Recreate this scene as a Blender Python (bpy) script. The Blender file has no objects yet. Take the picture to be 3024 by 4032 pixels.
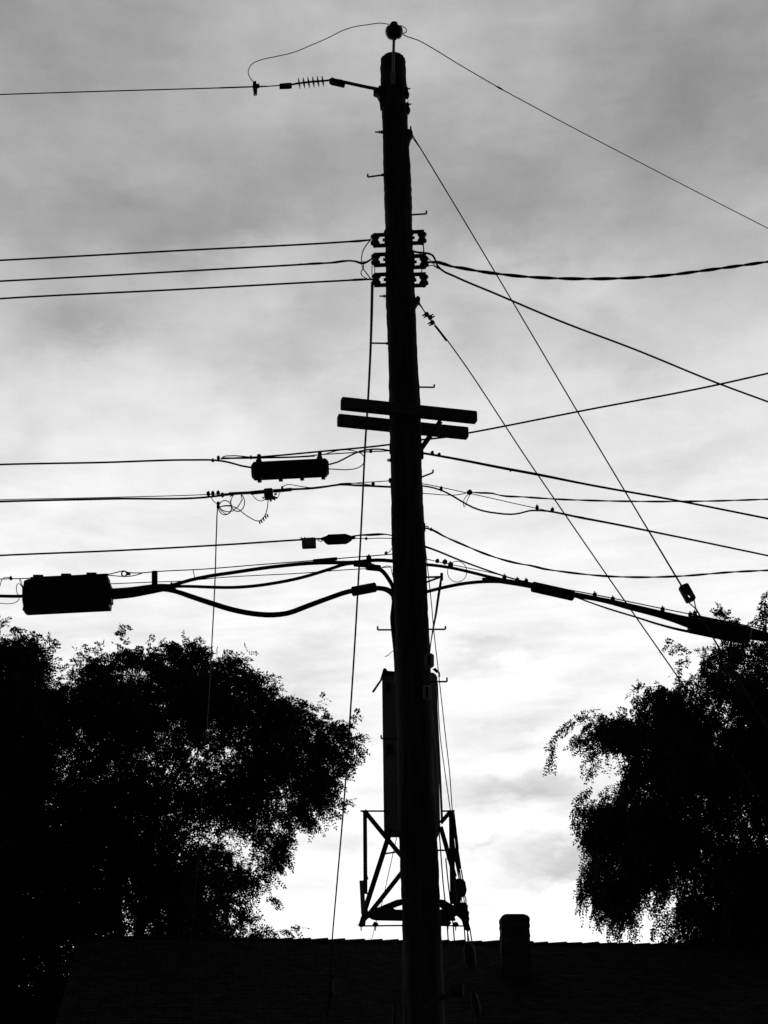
import bpy, math, random
import numpy as np
from mathutils import Vector, Matrix
random.seed(7); rng = np.random.default_rng(11)
R = math.radians
sc = bpy.context.scene
C = sc.collection

# ------------------------------------------------------------------ camera
FPX, CX, CY, PITCH, EYE = 6000.0, 1512.0, 2016.0, R(22), 1.6
cam_d = bpy.data.cameras.new('camera'); cam = bpy.data.objects.new('camera', cam_d); C.objects.link(cam)
cam.location = (0, 0, EYE); cam.rotation_euler = (R(90) + PITCH, 0, 0)
cam_d.sensor_fit = 'VERTICAL'; cam_d.sensor_height = 24.0; cam_d.lens = 24.0 * FPX / 4032
cam_d.clip_start = 0.1; cam_d.clip_end = 3000
sc.camera = cam
sc.view_settings.view_transform = 'Standard'; sc.view_settings.look = 'None'
sc.view_settings.exposure = 0.0; sc.view_settings.gamma = 1.0

# ------------------------------------------------------------------ sky: overcast dusk, bright ahead, dim behind
SUN_EL = R(9); SUN_AZ = R(6)      # azimuth measured from +Y towards +X
w = bpy.data.worlds.new('World'); sc.world = w; w.use_nodes = True
nt = w.node_tree; nt.nodes.clear(); N = nt.nodes; L = nt.links
def nd(t, **k):
    n = N.new(t)
    for a, b in k.items(): setattr(n, a, b)
    return n
def val(sock, v):
    if hasattr(v, 'is_linked') or isinstance(v, bpy.types.NodeSocket): L.new(v, sock)
    else: sock.default_value = v
def mth(op, a, b=0.0, c=0.0, clamp=False):
    n = nd('ShaderNodeMath', operation=op, use_clamp=clamp)
    val(n.inputs[0], a); val(n.inputs[1], b); val(n.inputs[2], c)
    return n.outputs[0]
tc = nd('ShaderNodeTexCoord'); sep = nd('ShaderNodeSeparateXYZ'); L.new(tc.outputs['Generated'], sep.inputs[0])
azn = mth('ARCTAN2', sep.outputs[0], sep.outputs[1]); eln = mth('ARCSINE', sep.outputs[2])
az = mth('MULTIPLY', azn, 57.2958); el = mth('MULTIPLY', eln, 57.2958)
cmb = nd('ShaderNodeCombineXYZ'); L.new(az, cmb.inputs[0]); L.new(el, cmb.inputs[1])
def noise(vec, scale, detail, rough=0.5, dist=0.0, sx=1.0, sy=1.0, off=(0, 0, 0), rot=0.0):
    mp = nd('ShaderNodeMapping'); mp.inputs['Scale'].default_value = (sx, sy, 1); mp.inputs['Location'].default_value = off
    mp.inputs['Rotation'].default_value = (0, 0, rot)
    L.new(vec, mp.inputs[0])
    n = nd('ShaderNodeTexNoise'); n.inputs['Scale'].default_value = scale; n.inputs['Detail'].default_value = detail
    n.inputs['Roughness'].default_value = rough; n.inputs['Distortion'].default_value = dist
    L.new(mp.outputs[0], n.inputs['Vector']); return n
# warp the az/el coordinate so cloud shapes are ragged
wn = noise(cmb.outputs[0], 0.12, 4, 0.55)
sub = nd('ShaderNodeVectorMath', operation='SUBTRACT'); L.new(wn.outputs['Color'], sub.inputs[0]); sub.inputs[1].default_value = (0.5, 0.5, 0.5)
scl = nd('ShaderNodeVectorMath', operation='SCALE'); L.new(sub.outputs[0], scl.inputs[0]); scl.inputs['Scale'].default_value = 4.5
wv = nd('ShaderNodeVectorMath', operation='ADD'); L.new(cmb.outputs[0], wv.inputs[0]); L.new(scl.outputs[0], wv.inputs[1])
wn2 = noise(cmb.outputs[0], 0.55, 6, 0.62, 0, 0.6, 1.2, (5, 2, 0), R(-14))
sub2 = nd('ShaderNodeVectorMath', operation='SUBTRACT'); L.new(wn2.outputs['Color'], sub2.inputs[0]); sub2.inputs[1].default_value = (0.5, 0.5, 0.5)
scl2 = nd('ShaderNodeVectorMath', operation='SCALE'); L.new(sub2.outputs[0], scl2.inputs[0]); scl2.inputs['Scale'].default_value = 3.2
wv1 = wv; wv = nd('ShaderNodeVectorMath', operation='ADD'); L.new(wv1.outputs[0], wv.inputs[0]); L.new(scl2.outputs[0], wv.inputs[1])
ws = nd('ShaderNodeSeparateXYZ'); L.new(wv.outputs[0], ws.inputs[0])
waz, wel = ws.outputs[0], ws.outputs[1]
# cloud brightness by elevation (display value, linearised further down)
base = nd('ShaderNodeFloatCurve')
mixel = mth('ADD', mth('MULTIPLY', wel, 0.6), mth('MULTIPLY', el, 0.4))
L.new(mth('DIVIDE', mixel, 60.0, clamp=True), base.inputs['Value'])
cv = base.mapping.curves[0]
SKY = [(0, .96), (6, .962), (10, .952), (14, .945), (18, .948), (21, .93), (24, .89), (27, .845), (29.5, .77), (33, .69), (37, .665), (40, .645), (44, .56), (52, .36), (60, .3)]
while len(cv.points) < len(SKY): cv.points.new(0.5, 0.5)
for p, (e, v) in zip(cv.points, SKY): p.location = (e / 60.0, v)
base.mapping.update()
tone = base.outputs[0]
def ae(x, y):   # a place in the sky, as azimuth/elevation in degrees
    dx, dy = (x - CX) / FPX, (CY - y) / FPX
    d = Vector((dx, math.cos(PITCH) - dy * math.sin(PITCH), math.sin(PITCH) + dy * math.cos(PITCH))).normalized()
    return math.degrees(math.atan2(d.x, d.y)), math.degrees(math.asin(d.z))
def blob(az0, el0, sx, sy, amt, rot=0.0):
    global tone
    a = mth('SUBTRACT', waz, az0); b = mth('SUBTRACT', wel, el0)
    c_, s_ = math.cos(rot), math.sin(rot)
    u = mth('ADD', mth('MULTIPLY', a, c_ / sx), mth('MULTIPLY', b, s_ / sx))
    v = mth('ADD', mth('MULTIPLY', a, -s_ / sy), mth('MULTIPLY', b, c_ / sy))
    q = mth('ADD', mth('MULTIPLY', u, u), mth('MULTIPLY', v, v))
    g = mth('EXPONENT', mth('MULTIPLY', q, -1.0))
    tone = mth('ADD', tone, mth('MULTIPLY', g, amt))
BLOBS = [  # azimuth, elevation taken from the place in the photo
 (1500, 120, 9, 3.2, .085, 0), (60, 60, 5, 3, -.06, 0), (2900, 250, 4, 3, -.05, 0),
 (1950, 800, 3.2, 2.2, -.085, 0), (900, 760, 7, 1.6, -.05, .1), (250, 850, 3.5, 1.8, -.05, 0),
 (2600, 620, 3, 3, -.03, 0), (350, 1180, 3, 1.2, -.05, -.3), (2350, 1150, 2.5, 1.4, .06, 0), (1150, 1330, 3.2, 1.2, -.075, .2),
 (2450, 1330, 3.5, 1.3, -.06, 0), (500, 1700, 5, 2.0, .045, 0), (2850, 1500, 3, 1.6, .02, 0), (1100, 1080, 2.6, 1.4, .05, .3),
 (2500, 1950, 4, 3, -.01, 0),
 (1120, 2650, 1.6, .55, -.07, .15), (1290, 2560, 1.6, .5, -.05, .2), (1900, 2560, 2.2, .45, -.10, .2),
 (2060, 2830, 2.6, .4, -.06, .15), (2040, 3100, 2.2, .5, -.17, .1), (2260, 3385, 1.7, .8, -.27, .14), (2350, 3150, 1.5, .4, -.10, .1), (2180, 3470, 2.2, .45, -.09, .15), (1980, 3160, 2.0, .5, -.06, .12), (2250, 2720, 2.4, .6, -.045, .2), (1800, 2900, 1.5, .8, -.02, .2),
 (1950, 3330, 1.0, .25, -.10, .1), (2400, 2900, 1.5, .6, .04, 0), (2120, 3040, 2.2, .35, -.06, 0),
 (1380, 3380, 1.1, .35, -.06, 0), (750, 920, 2.2, .9, -.045, -.2), (120, 1300, 2, 1.2, -.03, .3), (420, 1240, 2.2, .9, -.07, .2), (1020, 880, 1.6, .6, -.05, -.2), (480, 700, 1.8, .7, -.03, -.4), (150, 1640, 1.0, 1.2, -.05, 0), (2750, 1740, 3.0, .8, -.06, .1), (1850, 1360, 1.6, .8, -.05, -.3), (2000, 1150, 3, .8, .045, -.2), (2900, 1000, 2, 1, -.02, .2), (2650, 300, 4, 3, -.06, 0), (2250, 1650, 2, .7, -.03, .1), (900, 2420, 5, .8, -.02, 0), (200, 2480, 3, .6, -.03, .1)]
for x, y, sx, sy, am, ro in BLOBS:
    a0, e0 = ae(x, y); blob(a0, e0, sx, sy, am, ro)
# soft structure everywhere, streaky lower down
n1 = noise(cmb.outputs[0], 0.30, 7, 0.56, 0.0, 0.8, 1.1)
n2 = noise(cmb.outputs[0], 0.42, 7, 0.6, 0.3, 0.42, 1.9, (3, 7, 0), R(-13))
lowf = nd('ShaderNodeMapRange', interpolation_type='SMOOTHSTEP'); L.new(el, lowf.inputs['Value'])
for k, v in zip(('From Min', 'From Max', 'To Min', 'To Max'), (15.0, 26.0, 1.0, 0.25)): lowf.inputs[k].default_value = v
upf = mth('SUBTRACT', 1.25, lowf.outputs[0])
tone = mth('ADD', tone, mth('MULTIPLY', mth('MULTIPLY', mth('SUBTRACT', n1.outputs[0], 0.5), 0.17), mth('MAXIMUM', upf, 0.35)))
tone = mth('ADD', tone, mth('MULTIPLY', mth('MULTIPLY', mth('SUBTRACT', n2.outputs[0], 0.50), 0.36), lowf.outputs[0]))
n3 = noise(cmb.outputs[0], 9.0, 2, 0.6)
tone = mth('ADD', tone, mth('MULTIPLY', mth('SUBTRACT', n3.outputs[0], 0.5), 0.03))
tone = mth('MINIMUM', mth('MAXIMUM', tone, 0.08), 1.0)
lin = mth('POWER', tone, 2.25)
# the sky behind the viewer, away from the sunset, is far darker
ms = nd('ShaderNodeMapRange', interpolation_type='SMOOTHSTEP'); L.new(sep.outputs[1], ms.inputs['Value'])
for k, v in zip(('From Min', 'From Max', 'To Min', 'To Max'), (0.08, 0.72, 0.03, 1.0)): ms.inputs[k].default_value = v
lin = mth('MULTIPLY', lin, ms.outputs[0])
sky = nd('ShaderNodeTexSky', sky_type='NISHITA'); sky.sun_disc = False
sky.sun_elevation = SUN_EL; sky.sun_rotation = SUN_AZ; sky.dust_density = 3.0
bw = nd('ShaderNodeRGBToBW'); L.new(sky.outputs[0], bw.inputs[0])
glow = mth('MULTIPLY', mth('MULTIPLY', bw.outputs[0], 0.03), ms.outputs[0])
tot = mth('ADD', mth('MULTIPLY', lin, 10.0), glow)
cc = nd('ShaderNodeCombineXYZ')
for i in range(3): L.new(tot, cc.inputs[i])
bg = nd('ShaderNodeBackground'); bg.inputs['Strength'].default_value = 0.1; L.new(cc.outputs[0], bg.inputs['Color'])
ow = nd('ShaderNodeOutputWorld'); L.new(bg.outputs[0], ow.inputs[0])
# ------------------------------------------------------------------ veiled sun low behind the clouds, ahead of the viewer
sd = bpy.data.lights.new('sun', 'SUN'); sd.energy = 0.5; sd.angle = R(14)
sun = bpy.data.objects.new('sun', sd); C.objects.link(sun)
d = Vector((math.sin(SUN_AZ) * math.cos(SUN_EL), math.cos(SUN_AZ) * math.cos(SUN_EL), math.sin(SUN_EL)))
sun.rotation_euler = d.to_track_quat('Z', 'Y').to_euler(); sun.location = (0, 60, 30)

# ------------------------------------------------------------------ helpers
RIGHT = Vector((1, 0, 0)); UP = Vector((0, -math.sin(PITCH), math.cos(PITCH))); FWD = Vector((0, math.cos(PITCH), math.sin(PITCH)))
PY = 14.3
def P(x, y, Y=PY):
    dd = RIGHT * ((x - CX) / FPX) + UP * ((CY - y) / FPX) + FWD
    t = Y / dd.y
    return Vector((0, 0, EYE)) + dd * t
def mpp(p):            # metres per photo pixel at a world point
    return (p - Vector((0, 0, EYE))).dot(FWD) / FPX

def mat(name, col, rough=0.9, noise_amt=0.0, scale=8.0, stretch=(1, 1, 1), bump=0.0, spec=0.15, metal=0.0, detail=4):
    m = bpy.data.materials.new(name); m.use_nodes = True
    t = m.node_tree; b = t.nodes['Principled BSDF']
    b.inputs['Roughness'].default_value = rough; b.inputs['Specular IOR Level'].default_value = spec; b.inputs['Metallic'].default_value = metal
    b.inputs['Base Color'].default_value = (col, col, col, 1)
    if noise_amt or bump:
        co = t.nodes.new('ShaderNodeTexCoord'); mp = t.nodes.new('ShaderNodeMapping'); mp.inputs['Scale'].default_value = stretch
        n = t.nodes.new('ShaderNodeTexNoise'); n.inputs['Scale'].default_value = scale; n.inputs['Detail'].default_value = detail
        t.links.new(co.outputs['Object'], mp.inputs[0]); t.links.new(mp.outputs[0], n.inputs['Vector'])
        r = t.nodes.new('ShaderNodeMapRange'); r.inputs['From Min'].default_value = .3; r.inputs['From Max'].default_value = .7
        r.inputs['To Min'].default_value = col * (1 - noise_amt); r.inputs['To Max'].default_value = col * (1 + noise_amt)
        t.links.new(n.outputs[0], r.inputs['Value']); t.links.new(r.outputs[0], b.inputs['Base Color'])
        if bump:
            bp = t.nodes.new('ShaderNodeBump'); bp.inputs['Strength'].default_value = bump; bp.inputs['Distance'].default_value = 0.02
            t.links.new(n.outputs[0], bp.inputs['Height']); t.links.new(bp.outputs[0], b.inputs['Normal'])
    return m
M = dict(
 wood=mat('weathered_pole_wood', .06, .95, .6, 7, (3, 3, .3), .5, spec=.05, detail=8),
 arm=mat('crossarm_wood', .11, .95, .4, 9, (.3, 3, 3), .5, spec=.05),
 steel=mat('galvanised_steel', .42, .6, .2, 30, spec=.3),
 dsteel=mat('rusted_steel', .08, .85, .35, 25),
 rubber=mat('black_cable_sheath', .025, .75, .2, 20),
 box=mat('dark_closure_plastic', .035, .7, .2, 12),
 strand=mat('steel_strand', .05, .85, .2, 40),
 bright=mat('aluminium_conductor', .55, .6, .1, 40),
 porc=mat('brown_porcelain', .035, .4, .1, 10, spec=.4),
 cab=mat('cabinet_paint', .30, .75, .25, 5, (1, 1, .3)),
 guard=mat('plastic_guard', .42, .7, .15, 8),
 leaf=mat('leaf', .055, .8, .3, 2),
 bark=mat('bark', .035, .95, .4, 10, (3, 3, .4), .8),
 twig=mat('twig_bark', .02, .95, spec=.02),
 wall=mat('stucco_wall', .35, .95, .1, 20, bump=.2),
 grass=mat('ground_grass', .06, 1, .5, 3))
# shingles and brick
def brickmat(name, c1, c2, mortar, sx, bw_, rh, ms_, bumpd=.01):
    m = bpy.data.materials.new(name); m.use_nodes = True; t = m.node_tree; b = t.nodes['Principled BSDF']
    b.inputs['Roughness'].default_value = .95; b.inputs['Specular IOR Level'].default_value = .1
    co = t.nodes.new('ShaderNodeUVMap')
    br = t.nodes.new('ShaderNodeTexBrick'); br.inputs['Scale'].default_value = sx; br.inputs['Brick Width'].default_value = bw_
    br.inputs['Row Height'].default_value = rh; br.inputs['Mortar Size'].default_value = ms_
    br.inputs['Color1'].default_value = (c1,) * 3 + (1,); br.inputs['Color2'].default_value = (c2,) * 3 + (1,); br.inputs['Mortar'].default_value = (mortar,) * 3 + (1,)
    t.links.new(co.outputs[0], br.inputs['Vector'])
    n = t.nodes.new('ShaderNodeTexNoise'); n.inputs['Scale'].default_value = 3; n.inputs['Detail'].default_value = 8
    t.links.new(co.outputs[0], n.inputs['Vector'])
    mx = t.nodes.new('ShaderNodeMix'); mx.data_type = 'RGBA'; mx.blend_type = 'MULTIPLY'; mx.inputs['Factor'].default_value = 1
    r = t.nodes.new('ShaderNodeMapRange'); r.inputs['From Min'].default_value = .3; r.inputs['From Max'].default_value = .7; r.inputs['To Min'].default_value = .6; r.inputs['To Max'].default_value = 1.4
    t.links.new(n.outputs[0], r.inputs[0]); t.links.new(br.outputs['Color'], mx.inputs['A']); t.links.new(r.outputs[0], mx.inputs['B'])
    t.links.new(mx.outputs['Result'], b.inputs['Base Color'])
    bp = t.nodes.new('ShaderNodeBump'); bp.inputs['Strength'].default_value = .8; bp.inputs['Distance'].default_value = bumpd; bp.invert = True
    t.links.new(br.outputs['Fac'], bp.inputs['Height']); t.links.new(bp.outputs[0], b.inputs['Normal'])
    return m
M['shingle'] = brickmat('asphalt_shingles', .10, .045, .02, 1.0, .30, .14, .012)
M['brick'] = brickmat('chimney_brick', .14, .07, .05, 1.0, .21, .075, .010)

class MB:
    def __init__(s): s.v = []; s.f = []
    def add(s, vs, fs):
        o = len(s.v); s.v += [tuple(v) for v in vs]; s.f += [tuple(i + o for i in f) for f in fs]
    def tube(s, pts, rad, n=8, cap=True):
        pts = [Vector(p) for p in pts]; k = len(pts)
        if not isinstance(rad, (list, tuple)): rad = [rad] * k
        tans = [(pts[min(i + 1, k - 1)] - pts[max(i - 1, 0)]).normalized() for i in range(k)]
        ref = Vector((0, 0, 1)) if abs(tans[0].z) < .9 else Vector((0, 1, 0))
        u = tans[0].cross(ref).normalized(); vs = []
        for i in range(k):
            u = (u - tans[i] * u.dot(tans[i])).normalized(); v = tans[i].cross(u)
            for j in range(n):
                a = 2 * math.pi * j / n
                vs.append(pts[i] + (u * math.cos(a) + v * math.sin(a)) * rad[i])
        fs = [(i * n + j, i * n + (j + 1) % n, (i + 1) * n + (j + 1) % n, (i + 1) * n + j) for i in range(k - 1) for j in range(n)]
        if cap: fs += [tuple(reversed(range(n))), tuple((k - 1) * n + j for j in range(n))]
        s.add(vs, fs)
    def box(s, c, ax, h, bev=0.0):
        # centre, three axes, half sizes; chamfered along the first axis
        c = Vector(c); a, b, d_ = [Vector(q).normalized() for q in ax]
        if bev <= 0: prof = [(-1, -1), (1, -1), (1, 1), (-1, 1)]; prof = [(p * h[1], q * h[2]) for p, q in prof]
        else:
            B, D = h[1], h[2]; e = bev
            prof = [(-B + e, -D), (B - e, -D), (B, -D + e), (B, D - e), (B - e, D), (-B + e, D), (-B, D - e), (-B, -D + e)]
        n = len(prof); vs = []
        e = min(bev, h[0] * .5)
        secs = [(-h[0], 1), (h[0], 1)] if bev <= 0 else [(-h[0], 0), (-h[0] + e, 1), (h[0] - e, 1), (h[0], 0)]
        for t, full in secs:
            for p, q in prof:
                if not full: p *= (h[1] - e) / h[1]; q *= (h[2] - e) / h[2]
                vs.append(c + a * t + b * p + d_ * q)
        k = len(secs)
        fs = [(i * n + j, i * n + (j + 1) % n, (i + 1) * n + (j + 1) % n, (i + 1) * n + j) for i in range(k - 1) for j in range(n)]
        fs += [tuple(reversed(range(n))), tuple((k - 1) * n + j for j in range(n))]
        s.add(vs, fs)
    def prism(s, px, Y, th):
        # an upright plate: outline at its own distance, th metres deep
        fr = [P(x, y, Y - th / 2) for x, y in px]; n = len(fr)
        bk = [p + Vector((0, th, 0)) for p in fr]
        s.add(fr + bk, [tuple(range(n)), tuple(reversed(range(n, 2 * n)))] + [(i, i + n, (i + 1) % n + n, (i + 1) % n) for i in range(n)])
    def build(s, name, m, parent=None, smooth=True):
        me = bpy.data.meshes.new(name)
        org = Vector(s.v[0]) if parent is None else world_of(parent)
        me.from_pydata([tuple(Vector(v) - org) for v in s.v], [], s.f)
        me.materials.append(M[m] if isinstance(m, str) else m)
        o = bpy.data.objects.new(name, me); C.objects.link(o)
        if parent is None: o.location = org
        else: o.parent = parent
        if smooth:
            import bmesh
            b = bmesh.new(); b.from_mesh(me); bmesh.ops.recalc_face_normals(b, faces=b.faces)
            for f in b.faces: f.smooth = True
            for e in b.edges:
                if len(e.link_faces) == 2 and e.calc_face_angle(0) > R(40): e.smooth = False
            b.to_mesh(me); b.free()
        return o
def world_of(o):
    v = Vector((0, 0, 0))
    while o: v += Vector(o.location); o = o.parent
    return v
def tag(o, label, cat, group=None, kind=None):
    if label: o['label'] = label
    if cat: o['category'] = cat
    if group: o['group'] = group
    if kind: o['kind'] = kind
    return o
def thing(name, label, cat, loc, group=None):
    o = bpy.data.objects.new(name, None); C.objects.link(o); o.location = loc; o.empty_display_size = .2
    return tag(o, label, cat, group)
def smoothpath(pts, step=0.06, maxn=260):
    pts = [Vector(p) for p in pts]
    if len(pts) == 2: return pts
    q = [pts[0] * 2 - pts[1]] + pts + [pts[-1] * 2 - pts[-2]]; out = []
    for i in range(1, len(q) - 2):
        p0, p1, p2, p3 = q[i - 1:i + 3]; n = max(2, min(40, int((p2 - p1).length / step)))
        # centripetal-ish tangents limited by the segment
        l = (p2 - p1).length; l0 = max((p1 - p0).length, 1e-6); l2 = max((p3 - p2).length, 1e-6)
        m1 = ((p1 - p0) / l0 * l + (p2 - p1) / l * l0) / (l0 + l) * l if l0 + l > 0 else p2 - p1
        m2 = ((p2 - p1) / l * l2 + (p3 - p2) / l2 * l) / (l + l2) * l
        for j in range(n):
            t = j / n; t2 = t * t; t3 = t2 * t
            out.append(p1 * (2 * t3 - 3 * t2 + 1) + m1 * (t3 - 2 * t2 + t) + p2 * (-2 * t3 + 3 * t2) + m2 * (t3 - t2))
    out.append(pts[-1]); return out
def path3(px, Y0, Y1):
    # photo points with distance running from Y0 to Y1 along the path; a point may bring its own distance
    d = [0]
    for i in range(1, len(px)): d.append(d[-1] + math.hypot(px[i][0] - px[i - 1][0], px[i][1] - px[i - 1][1]))
    return [P(p[0], p[1], p[2] if len(p) > 2 else Y0 + (Y1 - Y0) * (d[i] / d[-1])) for i, p in enumerate(px)]
def wire_mesh(px, wpx, Y0=PY, Y1=None, ext0=0, ext1=0, n=6, twist=0, wave=0.0, mb=None):
    Y1 = Y0 if Y1 is None else Y1
    raw = path3(px, Y0, Y1); path = smoothpath(raw)
    ws_ = wpx if isinstance(wpx, (list, tuple)) else [wpx] * len(px)
    # radius in metres, from the mean scale of the path so a wire keeps one real thickness unless told otherwise
    if isinstance(wpx, (list, tuple)):
        rr = [ws_[i] * .5 * mpp(raw[i]) for i in range(len(raw))]
        L_ = [0]
        for i in range(1, len(raw)): L_.append(L_[-1] + (raw[i] - raw[i - 1]).length)
        s_ = [0]
        for i in range(1, len(path)): s_.append(s_[-1] + (path[i] - path[i - 1]).length)
        rad = list(np.interp([q / s_[-1] * L_[-1] for q in s_], L_, rr))
    else: rad = [wpx * .5 * mpp(P(px[0][0], px[0][1], Y0))] * len(path)
    if ext0: path = [path[0] + (path[0] - path[1]).normalized() * ext0] + path; rad = [rad[0]] + rad
    if ext1: path = path + [path[-1] + (path[-1] - path[-2]).normalized() * ext1]; rad = rad + [rad[-1]]
    mb = mb or MB()
    if twist:
        # strands laid round each other
        fine = [path[0]]; fr = [rad[0]]
        for i in range(1, len(path)):
            l = (path[i] - path[i - 1]).length; k = max(1, min(400, int(l / .06)))
            for j in range(1, k + 1): fine.append(path[i - 1].lerp(path[i], j / k)); fr.append(rad[i])
        for s in range(twist):
            s_len = 0; pp = []
            for i, p in enumerate(fine):
                if i: s_len += (p - fine[i - 1]).length
                a = 2 * math.pi * (s / twist + s_len / .58 + .16 * math.sin(s_len * 1.7)); t = (fine[min(i + 1, len(fine) - 1)] - fine[max(i - 1, 0)]).normalized()
                u = t.cross(Vector((0, 0, 1))).normalized(); v = t.cross(u)
                pp.append(p + (u * math.cos(a) + v * math.sin(a)) * fr[i] * .5)
            mb.tube(pp, [q * .64 for q in fr], 5)
    else: mb.tube(path, rad, n)
    return mb
WG = None
def wire(name, label, px, w_, Y0=PY, Y1=None, m='rubber', cat='cable', group=None, **k):
    mb = wire_mesh(px, w_, Y0, Y1, **k)
    return tag(mb.build(name, m), label, cat, group)
def clampbit(parent, x, y, Y, w_=18, h=22, name='clamp', m='dsteel'):
    # bolted strand clamp: block, through bolt with nut
    c = P(x, y, Y); s = mpp(c); mb = MB()
    mb.box(c, (RIGHT, (0, 1, 0), (0, 0, 1)), (w_ * .5 * s, .022, h * .32 * s), .005)
    mb.tube([c + Vector((0, 0, -h * .55 * s)), c + Vector((0, 0, h * .6 * s))], w_ * .17 * s, 6)
    mb.tube([c + Vector((w_ * .1 * s, -.04, h * .1 * s)), c + Vector((w_ * .1 * s, .04, h * .1 * s))], w_ * .22 * s, 6)
    return mb.build(name, m, parent)
def pblock(parent, name, p0, p1, w_, Y, m='box', depth=None, bev=.3):
    # block along the line p0-p1 (photo points), w_ px high
    a, b = P(*p0, Y), P(*p1, Y); c = (a + b) / 2; ax = (b - a); hl = ax.length / 2; ax.normalize()
    dpt = Vector((0, 1, 0)); dpt = (dpt - ax * dpt.dot(ax)).normalized(); up = ax.cross(dpt)
    hw = w_ * .5 * mpp(c); hd = depth / 2 if depth else hw
    mb = MB(); mb.box(c, (ax, up, dpt), (hl, hw, hd), min(hw, hd, hl) * bev)
    return mb.build(name, m, parent)

# ------------------------------------------------------------------ ground and house
mb = MB(); S = 700
mb.add([(-S, -S, 0), (S, -S, 0), (S, S, 0), (-S, S, 0)], [(0, 1, 2, 3)])
tag(mb.build('ground', 'grass', smooth=False), 'dark flat grassy ground under the pole and house', None, kind='structure')

def uvmesh(name, verts, faces, uvs, m, parent):
    me = bpy.data.meshes.new(name); org = world_of(parent)
    me.from_pydata([tuple(Vector(v) - org) for v in verts], [], faces); me.materials.append(M[m])
    ul = me.uv_layers.new(name='UVMap'); k = 0
    for fi, f in enumerate(faces):
        for j in range(len(f)): ul.data[k].uv = uvs[fi][j]; k += 1
    o = bpy.data.objects.new(name, me); C.objects.link(o); o.parent = parent; return o
RL = P(322, 3688, 38.0)
RR = P(3560, 3734, 38.0)           # move along the ray until the ridge is level
k_ = (RL.z - EYE) / (RR.z - EYE); RR = Vector((0, 0, EYE)) + (RR - Vector((0, 0, EYE))) * k_
rd = (RR - RL).normalized(); out = Vector((rd.y, -rd.x, 0)).normalized()     # towards the viewer
RUN, DROP = 6.6, 2.75
EL, ER = RL + out * RUN - Vector((0, 0, DROP)), RR + out * RUN - Vector((0, 0, DROP))
BL, BR = RL - out * RUN - Vector((0, 0, DROP)), RR - out * RUN - Vector((0, 0, DROP))
house = thing('house', 'low house with a dark shingled gable roof and brick chimney', 'house', ((RL.x + RR.x) / 2, (RL.y + RR.y) / 2, 0))
LEN = (RR - RL).length; SL = math.hypot(RUN, DROP)
# roof: two slopes built of overlapping shingle courses (each course a small real step)
vs, fs, uv = [], [], []
nrow = 44
for side, (e0, e1) in enumerate(((EL, ER), (BL, BR))):
    dn = (e0 - RL) / nrow; nn = Vector((0, 0, 1)); wob = random.random()
    for i in range(nrow):
        a0 = RL + dn * i; b0 = RR + dn * i; a1 = RL + dn * (i + 1) + Vector((0, 0, .012)); b1 = RR + dn * (i + 1) + Vector((0, 0, .012))
        a2 = RL + dn * (i + 1); b2 = RR + dn * (i + 1)
        o = len(vs); vs += [a0, b0, b1, a1, a2, b2]
        v0, v1 = -i * SL / nrow, -(i + 1) * SL / nrow
        for q in ((o, o + 3, o + 2, o + 1), (o + 3, o + 4, o + 5, o + 2)): fs.append(q)
        uv.append([(0, v0), (0, v1), (LEN, v1), (LEN, v0)]); uv.append([(0, v1), (0, v1 - .01), (LEN, v1 - .01), (LEN, v1)])
M['shingle'].use_backface_culling = False
roof = uvmesh('roof', vs, fs, uv, 'shingle', house)
# ridge cap shingles, each lapping the next
mb = MB(); kk = int(LEN / .42)
for i in range(kk):
    a = RL + rd * (LEN * i / kk); b = RL + rd * (LEN * (i + 1.08 + random.uniform(-.12, .12)) / kk)
    za = .012 + random.random() * .008; zb = .046 + random.random() * .022; dnf = out * .17 - Vector((0, 0, .17 * DROP / RUN)); dnb = -out * .17 - Vector((0, 0, .17 * DROP / RUN))
    vv = []
    for p, z in ((a, za), (b, zb)):
        q = p + Vector((0, 0, z)); vv += [q, q + dnf, q + dnb, q + dnf - Vector((0, 0, .02)), q + dnb - Vector((0, 0, .02))]
    mb.add(vv, [(0, 5, 6, 1), (0, 2, 7, 5), (1, 6, 8, 3), (2, 4, 9, 7), (5, 7, 9, 8, 6), (0, 1, 3, 4, 2)])
mb.build('ridge_cap', 'shingle', roof, smooth=False)
# gable walls, long walls, fascia
mb = MB(); ins = .35
q = []
for e, s_ in ((EL, 1), (ER, -1), (BR, -1), (BL, 1)):
    q.append(e + rd * ins * s_ + (out * -1 if e in (EL, ER) else out) * .55)
zt = EL.z + .1
vv = [Vector((p.x, p.y, 0)) for p in q] + [Vector((p.x, p.y, zt)) for p in q] + [Vector((*(RL + rd * ins).xy, RL.z - .08)), Vector((*(RR - rd * ins).xy, RR.z - .08))]
mb.add(vv, [(0, 1, 5, 4), (2, 3, 7, 6), (3, 0, 4, 8, 7), (1, 2, 6, 9, 5)])
mb.build('wall', 'wall', house, smooth=False)
for a, b in ((EL, ER), (BL, BR)):
    g = MB(); g.box((a + b) / 2 - Vector((0, 0, .09)), (rd, out, (0, 0, 1)), (LEN / 2 + .01, .05, .06), .01); g.build('gutter', 'steel', house)
for a, b in ((RL, EL), (RL, BL), (RR, ER), (RR, BR)):
    g = MB(); s_ = -.02 if a == RL else .02
    g.box((a + b) / 2 + rd * s_ - Vector((0, 0, .09)), ((b - a), rd, rd.cross(b - a)), ((b - a).length / 2, .015, .08)); g.build('rake_board', 'dsteel', house)
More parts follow.
